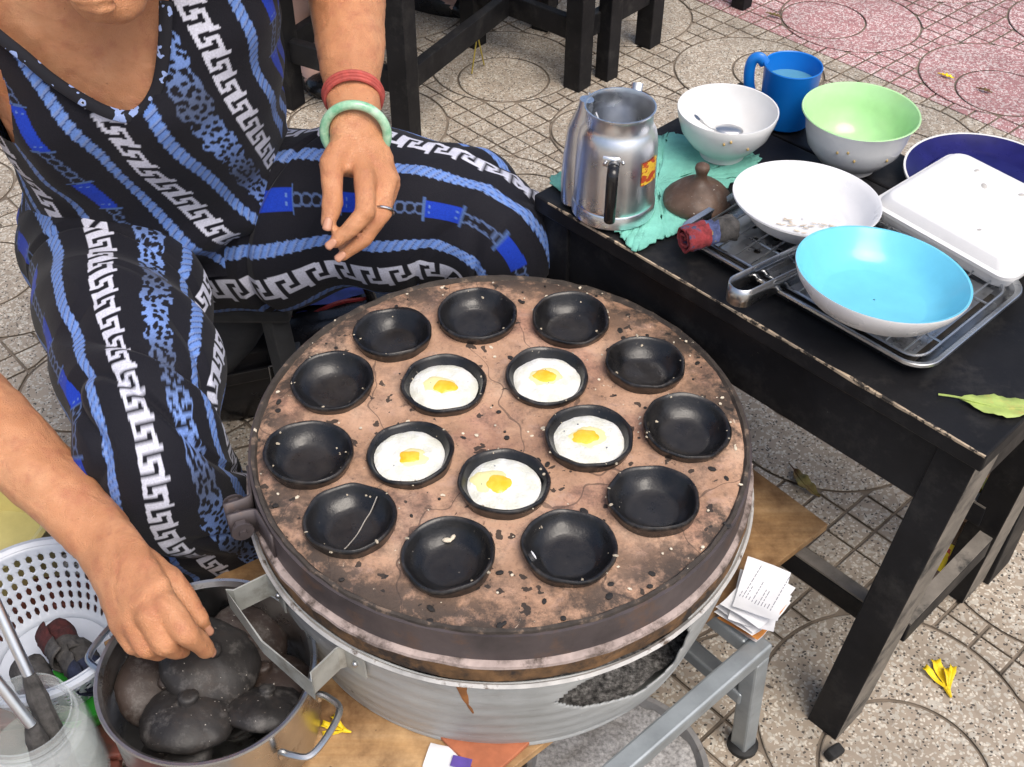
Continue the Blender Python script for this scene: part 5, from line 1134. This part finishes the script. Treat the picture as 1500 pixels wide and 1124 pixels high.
dg = bpy.context.evaluated_depsgraph_get(); me = bpy.data.meshes.new_from_object(bo.evaluated_get(dg)); bpy.data.objects.remove(bo)
co = np.empty(len(me.vertices)*3, np.float32); me.vertices.foreach_get('co', co); co = co.reshape(-1, 3).astype(float)
nn = np.empty(len(me.vertices)*3, np.float32); me.vertices.foreach_get('normal', nn); nn = nn.reshape(-1, 3)
co += nn*((.0008*spec_noise(co, 70, 3)+.0004*spec_noise(co, 240, 4)-.0007*np.clip(.3-np.abs(spec_noise(co, 120, 8)), 0, 1)/.3)[:, None]); co -= np.array(wo.location); me.vertices.foreach_set('co', co.astype(np.float32).ravel())
me.polygons.foreach_set('use_smooth', [True]*len(me.polygons)); me.materials.clear(); me.materials.append(SKIN); me.update()
bodyo = bpy.data.objects.new('body', me); COL.objects.link(bodyo); bodyo.parent = wo
# nails
def nail(tip, prev, r, side):
    tip, prev = Vector(tip), Vector(prev); d = (tip-prev).normalized(); n_ = (side-d*side.dot(d)).normalized(); x = d.cross(n_)
    m = MB(); vs, fs = [], []
    for i in range(7):
        for j in range(7):
            a = -1+2*i/6; b = -1+2*j/6; w_ = r*.62*(1-.22*max(0, -b)**2); ph_ = a*.72; l_ = r*.80*(1-.25*a*a)
            vs.append(tip+d*(b*l_*1.0+r*.28)+x*(math.sin(ph_)*w_*1.25)+n_*(r*.93*math.cos(ph_*.9)-.0004*(b > .9)))
    for i in range(6):
        for j in range(6): a = i*7+j; fs.append((a, a+1, a+8, a+7))
    o = wpart(m.add(vs, fs), 'fingernail', NAIL, bodyo, sharp=None); q = o.modifiers.new('t', 'SOLIDIFY'); q.thickness = .0008; q.offset = 0
tocam = lambda p: (CAMP-Vector(p)).normalized()
for k, sd_ in (('thumb', (.05, -.3, .5)), ('index', (-.25, -.3, .6)), ('ring', (-.3, -.2, .6))):
    p, r = fingersL[k]; nail(p[-1], p[-2], r[-1], tocam(p[-1])+Vector(sd_)*.3)
for k in ('index', 'middle', 'thumb'):
    p, r = fingersR[k]; nail(p[-1], p[-2], r[-1], tocam(p[-1])+Vector((.2, .1, .3)))
# hair
m = MB(); m.ball(hp(0, .022, .056), (.082, .094, .088), hq, 32, 20); m.ball(hp(0, .115, .05), (.040, .038, .038), hq, 20, 14); m.ball(hp(.05, .02, .03), (.032, .055, .060), hq, 18, 12); m.ball(hp(-.05, .02, .03), (.032, .055, .060), hq, 18, 12)
wpart(m, 'hair', HAIR, wo)
for s in (-1, 1): wpart(MB().ball(hp(s*.030, -.0765, .008), (.011, .006, .006), hq, 12, 8), 'eye', simple('eye', (.05, .04, .035), .2), bodyo)
# blouse
nu, nv = 620, 320; P_, t_, z_, X_, s_, sh = torso(nu, nv, .0035, .395, .855)
cxz = interp(SPINE, z_)
arc = np.where(s_ < 0, 1, 1)*np.arcsin(np.clip(X_/(cxz[2]+.0035), -1, 1))*(cxz[2]+cxz[3])*.5*1.05
arc = np.where(s_ < 0, arc, np.sign(X_+1e-9)*((cxz[2]+cxz[3])*.5*PI)-arc)
Up = arc+(cxz[0]+.42)+.40*(P_[:, 2]-.60); Vp = -P_[:, 2]*1.08+.02*arc
fold = spec_noise(np.stack([Up*14, Up*0, P_[:, 2]*5], 1)*3.2, 1.6, 5); fold2 = spec_noise(P_*np.array((1, 1, 2.2)), 34, 6)
amp = .0024+.0055*np.exp(-((z_-.42)/.055)**2)
nrm2 = P_-np.stack([cxz[0], cxz[1], P_[:, 2]], 1); nrm2 /= np.linalg.norm(nrm2, axis=1)[:, None]+1e-9
flare = .018*np.clip((.44-z_)/.045, 0, 1)**1.3
P_ = P_+nrm2*((fold*.8+fold2)*amp+flare)[:, None]
NECK = [(-40, 15), (0, 50), (35, 78), (75, 112), (120, 142), (160, 162), (192, 168), (214, 156), (231, 128), (239, 92), (243, 50), (244, 0), (240, -60), (232, -130)]
# the neckline as a curve in the frontal plane of the chest
def on_chest(u, v):
    d = FW + RT*((u-750)/FPX) - UP*((v-562)/FPX); best = None
    for k in range(900):
        p = CAMP+d*(.95+k*.0007)
        if not .40 < p.z < .86: continue
        cx, cy, a, b = [float(q[0]) for q in interp(SPINE, np.array([p.z-(p.x+.43)*LTILT]))]
        if ((p.x-cx)/a)**2+((p.y-cy)/(b+.015))**2 < 1: return p
    return CAMP+d*1.22
NP = [on_chest(*q) for q in NECK]
poly = [(p.x, p.z) for p in NP]
poly = [(poly[0][0]-.0, 1.1)] + poly + [(poly[-1][0]+.01, 1.1)]
px_, pz_ = P_[:, 0], P_[:, 2]; ins = np.zeros(len(P_), bool)
for i in range(len(poly)):
    x1, y1 = poly[i]; x2, y2 = poly[i-1]
    if y1 == y2: continue
    c_ = ((y1 > pz_) != (y2 > pz_)) & (px_ < (x2-x1)*(pz_-y1)/(y2-y1)+x1); ins ^= c_
keep = ~(ins & (s_ < .25))
for S0, E0, r0 in ((shL, elL, .066), (shR, elR, .066)):
    a = np.array(S0); dv = np.array((E0-S0).normalized()); w_ = P_-a; al = w_ @ dv; rad = np.linalg.norm(w_-al[:, None]*dv, axis=1); keep &= ~((rad < r0) & (al > -.02))
keep &= ~(z_ > .852)
ST_B = [(-.34, 'key', .030), (-.292, 'rope', .0145), (-.25, 'leo', .032), (-.205, 'rope', .0145), (-.160, 'key', .032), (-.112, 'rope', .0150), (-.066, 'belt', .022), (-.018, 'rope', .0150), (.024, 'key', .031), (.070, 'rope', .0150), (.112, 'leo', .034), (.160, 'key', .032), (.205, 'rope', .0145), (.25, 'belt', .022), (.295, 'rope', .0145), (.34, 'key', .03)]
cloth_obj('blouse', P_.reshape(sh[0], sh[1], 3), print_colour(Up, Vp, ST_B, 3), wo, keep.reshape(sh), 0)
NPs = smooth_path(NP[:12], 8); band = [p+Vector((0, -.004, 0)) for p in NPs]
BNDC = NB('neckband'); BNDC.set(col=BNDC.ramp(BNDC.noise(55, 2), [(.0, (.009, .009, .014)), (.57, (.009, .009, .014)), (.58, (.30, .40, .70)), (.66, (.6, .62, .72)), (.67, (.009, .009, .014))], 'CONSTANT'), rough=.85); BNDC = BNDC.m
wpart(MB().tube(band, .0068, 10, flat=.55, up=(0, -1, .3)), 'neckband', BNDC, wo)
# trousers: one swept leg each, sharing the waist
def leg_grid(pts, rads, nu, nv, ref, seed, flat=1.0, hemflare=0):
    P = smooth_path(pts, 24); P = [Vector(p) for p in P]; d = [0]
    for a, b in zip(P, P[1:]): d.append(d[-1]+(b-a).length)
    d = np.array(d); s = np.linspace(0, d[-1], nv); A = np.array([tuple(p) for p in P]); C = np.stack([np.interp(s, d, A[:, k]) for k in range(3)], 1)
    T = np.gradient(C, axis=0); T /= np.linalg.norm(T, axis=1)[:, None]
    for _ in range(20): T[1:-1] = (T[:-2]+2*T[1:-1]+T[2:])/4
    T /= np.linalg.norm(T, axis=1)[:, None]
    rr_ = np.interp(s, np.linspace(0, d[-1], len(rads)), rads); 
    for _ in range(30): rr_[1:-1] = (rr_[:-2]+2*rr_[1:-1]+rr_[2:])/4
    x = np.array(ref, float); G = np.zeros((nv, nu, 3)); th = np.linspace(-PI, PI, nu, endpoint=False)
    for j in range(nv):
        x = x-T[j]*(x @ T[j]); x /= np.linalg.norm(x); y = np.cross(T[j], x)
        G[j] = C[j]+rr_[j]*(np.cos(th)[:, None]*x+np.sin(th)[:, None]*y*flat)
    U = (th[None, :]*np.full((nv, 1), np.mean(rads))*1.0).ravel(); V = np.repeat(s, nu)
    seg = np.linalg.norm(np.diff(G, axis=0), axis=2); V = np.concatenate([np.zeros((1, nu)), np.cumsum(seg, 0)], 0).ravel()
    Nn = G-C[:, None, :]; Nn /= np.linalg.norm(Nn, axis=2)[:, :, None]; Q = G.reshape(-1, 3)
    f = spec_noise(np.stack([U*22, V*30, U*0], 1), 1.3, seed)*.0034 + spec_noise(np.stack([U*9+V*22, V*12, V*0], 1), 1.6, seed+1)*.0050 + spec_noise(np.stack([U*16, V*52+U*14, V*0], 1), 1.2, seed+2)*.0022
    rg = np.abs(spec_noise(np.stack([U*12, V*26+U*10, V*0], 1), 1.5, seed+5)); f -= .0095*np.clip(.35-rg, 0, 1)/.35*(.35+.65*np.exp(-((V/V.max()-.58)/.10)**2)+.65*np.exp(-((V/V.max()-.2)/.12)**2))
    U = U + .0042*spec_noise(np.stack([U*6, V*20, V*0], 1), 1.4, seed+9)*np.exp(-((V/V.max()-.62)/.30)**2)
    G = G+Nn*f.reshape(nv, nu)[:, :, None]; return G, U, V, s, d[-1]
GR, UR, VR, sR, LR = leg_grid([hipR+Vector((0, .06, -.01)), hipR+Vector((0, 0, .0)), hipR.lerp(knR_, .35)+Vector((0, 0, .015)), hipR.lerp(knR_, .72)+Vector((0, 0, .022)), knR_+Vector((0, -.004, .012)), knR_.lerp(anR, .18)+Vector((.002, -.028, 0)), knR_.lerp(anR, .5)+Vector((.008, -.006, 0)), knR_.lerp(anR, .76)+Vector((.015, .004, 0))], [.115, .116, .106, .090, .080, .076, .072, .078], 440, 560, (.05, -.35, .9), 11)
ST_R = [(-.215, 'key', .028), (-.165, 'rope', .0145), (-.118, 'belt', .023), (-.072, 'rope', .0150), (-.022, 'key', .030), (.032, 'leo', .031), (.078, 'rope', .0150), (.120, 'key', .028), (.165, 'rope', .0145), (.21, 'belt', .022), (.255, 'rope', .0145), (.30, 'key', .03)]
CR = print_colour(-UR, VR, ST_R, 5, (560, 440))
GL, UL, VL, sL, LL = leg_grid([hipL+Vector((-.09, .03, -.01)), hipL+Vector((-.03, 0, .0)), hipL.lerp(knL_, .35)+Vector((0, 0, .02)), hipL.lerp(knL_, .72)+Vector((0, 0, .022)), knL_+Vector((.0, 0, .008)), knL_.lerp(anL, .18)+Vector((.014, -.004, 0)), knL_.lerp(anL, .5)+Vector((.006, .0, 0)), knL_.lerp(anL, .86)], [.118, .118, .110, .100, .090, .086, .084, .086], 440, 560, (0, -.6, .8), 21)
ST_L = [(-.30, 'rope', .0145), (-.255, 'key', .033), (-.21, 'rope', .0145), (-.165, 'leo', .034), (-.118, 'rope', .0150), (-.070, 'key', .034), (-.020, 'rope', .0155), (.030, 'belt', .026), (.080, 'rope', .0155), (.128, 'key', .036), (.175, 'rope', .0145), (.22, 'leo', .03), (.265, 'rope', .0145)]
CL_ = print_colour(UL, VL, ST_L, 6, (560, 440))
tr_ = cloth_obj('trousers', GR, CR, wo, thick=0); tr_['label'] = 'patterned trouser leg bent towards the viewer'
tl_ = cloth_obj('trousers', GL, CL_, wo, thick=0); tl_['label'] = 'patterned trouser leg stretched sideways behind the stove'
# bangle, cord and ring
ax = (wrL-elL).normalized()
def torus(c, axis, R, r, name, mat, n=72, k=14, sx=1):
    m_ = rot_to(axis); P = [Vector(c)+m_ @ Vector((R*math.cos(2*PI*i/n)*sx, R*math.sin(2*PI*i/n), 0)) for i in range(n)]
    return wpart(MB().tube(P, r, k, closed=True), name, mat, wo)
bw = UP*math.cos(R_(40))-FW*math.sin(R_(40)); bax = RT.cross(bw)
torus(vec(521, 196, 1.254), bax, .0338, .0052, 'jade_bangle', JADE)
for k in range(3): torus(elL.lerp(wrL, .882+.012*k), (ax*.9+(-bax if ax.dot(bax) < 0 else bax)*.35).normalized(), .0322-.0009*k, .0026, 'red_cord', REDBAND, 48, 8)
p, r = fingersL['ring']; torus(Vector(p[1]).lerp(Vector(p[2]), .93), Vector(p[2])-Vector(p[1]), .0112, .0015, 'finger_ring', STEEL, 32, 8)
# seat under her
sto = thing('plastic_stool', 'low dark plastic stool the woman sits on, behind the stove', 'stool', (-.46, 1.38, 0))
SEATM = simple('charcoal_plastic', (.05, .052, .056), .55, var=.2)
part(MB().box((0, 0, .262), (.30, .26, .025), bev=.008), 'seat', SEATM, sto)
for sx in (-1, 1):
    for sy in (-1, 1): part(MB().beam((sx*.12, sy*.10, .25), (sx*.14, sy*.12, .0), .03, .03), 'leg', SEATM, sto)
    part(MB().box((sx*.126, 0, .12), (.02, .20, .03), bev=.003), 'brace', SEATM, sto)
# ------------------------------------------------------------------ things behind the stove
BAGM = simple('black_patent_bag', (.010, .010, .012), .22, var=.4, sc=30, bump=.3, bsc=60)
bg0 = at(405, 512, .10); bag = thing('handbag', 'black shiny bag with a metal buckle on the ground behind the stove', 'bag', (bg0.x+.035, bg0.y+.035, 0), R_(18)); bag.scale = (1.2, 1.1, 1.15)
rings = []
for z, k in ((.002, .92), (.012, 1.0), (.05, 1.04), (.09, 1.02), (.115, .92), (.124, .72), (.126, .45)): rings.append([Vector((q.x*(1+.04*noise.noise(q*9+Vector((0, 0, z*20)))), q.y*(1+.08*noise.noise(q*12+Vector((3, 0, z*20)))), z)) for q in rrect(.30*k, .12*k, .04*k, 8)])
part(loftr(rings), 'bag_body', BAGM, bag)
part(MB().beam((-.145, -.066, .088), (.145, -.066, .088), .005, .020, up=(0, 0, 1)), 'front_strap', BAGM, bag)
bkl = part(MB().tube([(-.052, -.074, .074), (-.052, -.074, .104), (-.030, -.076, .108), (-.012, -.075, .089), (-.030, -.076, .070)], .0017, 8, closed=True), 'buckle', STEEL, bag)
part(MB().tube([(-.04, -.073, .089), (-.012, -.076, .089)], .0013, 6), 'buckle_pin', STEEL, bkl)
part(MB().tube(smooth_path([(-.10, 0, .12), (-.08, .01, .16), (0, .02, .175), (.08, .01, .16), (.10, 0, .12)], 6), .0065, 10), 'carry_strap', BAGM, bag)
p = at(445, 448, .14); pb = thing('plastic_bag', 'folded blue plastic bag with a red band tucked beside the thigh', 'bag', (p.x+.01, p.y+.03, .128), R_(22))
BLB = simple('blue_film', (.02, .035, .22), .35, var=.4, bump=.5, bsc=90)
for k in range(3):
    vs, fs = [], []
    for j in range(9):
        for i in range(15): x, y = -.075+.15*i/14, -.045+.09*j/8; vs.append((x, y, .004+.010*k+.009*noise.noise(Vector((x*18+k*3, y*18, k)))+.03*max(0, y)))
    for j in range(8):
        for i in range(14): a = j*15+i; fs.append((a, a+1, a+16, a+15))
    part(MB().add(vs, fs), 'fold', BLB, pb)
part(MB().tube(smooth_path([(-.075, -.047, .016), (-.02, -.050, .012), (.03, -.047, .020), (.078, -.046, .014)], 6), .004, 8), 'red_band', simple('dark_red_plastic', (.22, .012, .015), .4), pb)
CHAR = simple('charcoal_cloth', (.040, .042, .048), .85, var=.3, sc=20, bump=.5, bsc=200)
g0, g1, g2, g3 = at(302, 405, .30), at(430, 415, .30), at(372, 505, .13), at(288, 592, .05)
vs, fs = [], []
for j in range(22):
    for i in range(16):
        t1_, t2_ = i/15, j/21; q = (g0.lerp(g3, t2_)).lerp(g1.lerp(g2, t2_), t1_); vs.append(q+Vector((.004, .010, .004))*(noise.noise(q*14)*1.5)+Vector((0, -.015*math.sin(t1_*PI), 0)))
for j in range(21):
    for i in range(15): a = j*16+i; fs.append((a, a+1, a+17, a+16))
o = tag(wpart(MB().add(vs, fs), 'apron_cloth', CHAR), 'charcoal grey cloth hanging between the woman\'s legs above the bag', 'cloth'); q = o.modifiers.new('t', 'SOLIDIFY'); q.thickness = .002
# people at the far table: only their feet and shins come into view
SHOE = simple('black_leather', (.010, .010, .011), .3, var=.3); SKIN2 = simple('pale_skin', (.58, .37, .30), .5, var=.08, sc=20)
DARKC = simple('dark_cotton', (.03, .03, .035), .9, var=.3)
def seated_legs(label, feet, hip, shoe=SHOE, group='people at the far table'):
    t = thing('person', label, 'person', (hip.x, hip.y, 0), group=group); B2 = MB(); hp_ = []
    for k, (f, yaw) in enumerate(feet):
        d_ = Vector((math.cos(yaw), math.sin(yaw), 0)); an = f - d_*.055 + Vector((0, 0, .085)); kn = an + Vector((0, 0, .36)) + d_*.03; h_ = hip + Vector((.09*(k*2-1), 0, .43))
        B2.tube([kn, kn.lerp(an, .3), kn.lerp(an, .75), an], [.052, .053, .040, .032], 16); B2.ball(kn, .053); B2.tube([kn, kn.lerp(h_, .5), h_], [.056, .070, .085], 16)
        B2.tube([f-d_*.11+Vector((0, 0, .03)), f-d_*.06+Vector((0, 0, .045)), f+Vector((0, 0, .035)), f+d_*.06+Vector((0, 0, .024)), f+d_*.11+Vector((0, 0, .018))], [.028, .034, .038, .039, .028], 16, flat=[.8, 1.1, .8, .5, .4], up=(0, 0, 1))
    B2.tube([hip+Vector((0, 0, .40)), hip+Vector((0, .02, .55)), hip+Vector((0, .02, .72)), hip+Vector((0, .0, .86)), hip+Vector((0, 0, .93)), hip+Vector((0, -.02, 1.02))], [.16, .145, .16, .15, .06, .05], 24, flat=.7, up=(0, 1, 0)); B2.ball(hip+Vector((0, -.03, 1.12)), (.075, .09, .11))
    bo = B2.build('tmp', SKIN2, None, world=False, sharp=None); q = bo.modifiers.new('r', 'REMESH'); q.mode = 'VOXEL'; q.voxel_size = .006; q = bo.modifiers.new('s', 'SMOOTH'); q.iterations = 4
    dg = bpy.context.evaluated_depsgraph_get(); me = bpy.data.meshes.new_from_object(bo.evaluated_get(dg)); bpy.data.objects.remove(bo); me.transform(Matrix.Translation((-hip.x, -hip.y, 0))); me.materials.clear(); me.materials.append(SKIN2)
    me.polygons.foreach_set('use_smooth', [True]*len(me.polygons)); b2 = bpy.data.objects.new('body', me); COL.objects.link(b2); b2.parent = t
    for k, (f, yaw) in enumerate(feet):
        d_ = Vector((math.cos(yaw), math.sin(yaw), 0)); y_ = Vector((-d_.y, d_.x, 0)); rings = []
        for z, kk in ((.001, .97), (.008, 1.0), (.020, .97), (.032, .92), (.042, .86)):
            r_ = []
            for i in range(28):
                a = 2*PI*i/28; lx = .132*math.cos(a) if math.cos(a) > 0 else .122*math.cos(a); w_ = .046*(1-.25*max(0, math.cos(a))**2); zz = z if math.cos(a) < .35 or z < .03 else min(z, .032)
                r_.append(f+d_*lx*kk+y_*w_*math.sin(a)*kk+Vector((0, 0, zz)))
            rings.append(r_)
        m = loftr(rings); m.f.pop(); m.sm.pop()
        sh_ = wpart(m, 'shoe', shoe, t); wpart(MB().ball(f+d_*.085+Vector((0, 0, .020)), (.050, .044, .024), Matrix.Rotation(yaw, 3, 'Z'), 18, 10), 'toe_cap', shoe, sh_)
    wpart(MB().tube([hip+Vector((0, 0, .38)), hip+Vector((0, .02, .55)), hip+Vector((0, .02, .72)), hip+Vector((0, .0, .87))], [.175, .155, .172, .155], 28, flat=.75, up=(0, 1, 0)), 'top', DARKC, t)
    for k, (f, yaw) in enumerate(feet):
        d_ = Vector((math.cos(yaw), math.sin(yaw), 0)); kn = f - d_*.025 + Vector((0, 0, .445)); h_ = hip + Vector((.09*(k*2-1), 0, .43)); wpart(MB().tube([kn+d_*.02-Vector((0, 0, .10)), kn+d_*.01, kn.lerp(h_, .3), h_], [.066, .072, .082, .098], 20), 'trouser_leg', DARKC, t)
    wpart(MB().ball(hip+Vector((0, .0, 1.15)), (.085, .10, .11)), 'hair', HAIR, t)
fa_ = at(378, 92, 0); fb2 = at(452, 128, 0)
seated_legs('person in black flat shoes whose feet show behind the woman\'s shoulder', [(Vector((fa_.x-.01, fa_.y+.04, 0)), R_(-70)), (Vector((fb2.x, fb2.y+.05, 0)), R_(-60))], Vector((-.62, 2.95, 0)))
fc_ = at(652, 16, 0)
seated_legs('person in black pointed shoes under the far table, one shoe beside the stool', [(Vector((fc_.x-.02, fc_.y+.02, 0)), R_(-25)), (Vector((fc_.x+.05, fc_.y+.20, 0)), R_(-30))], Vector((-.30, 3.35, 0)))
REDP = simple('red_plastic', (.55, .03, .03), .4)
for u, v, l in ((362, 55, 'red plastic slipper left of the far shoe'), (434, 24, 'red plastic slipper just behind the woman\'s raised arm')):
    q = at(u, v, 0); t = thing('slipper', l, 'slipper', (q.x, q.y, 0), R_(60)); part(MB().box((0, 0, .008), (.21, .075, .014), bev=.006), 'sole', REDP, t)
    part(MB().tube(smooth_path([(.02, -.036, .014), (.025, -.03, .04), (.03, 0, .05), (.025, .03, .04), (.02, .036, .014)], 5), .018, 8, flat=.25, up=(1, 0, 0)), 'strap', REDP, t)
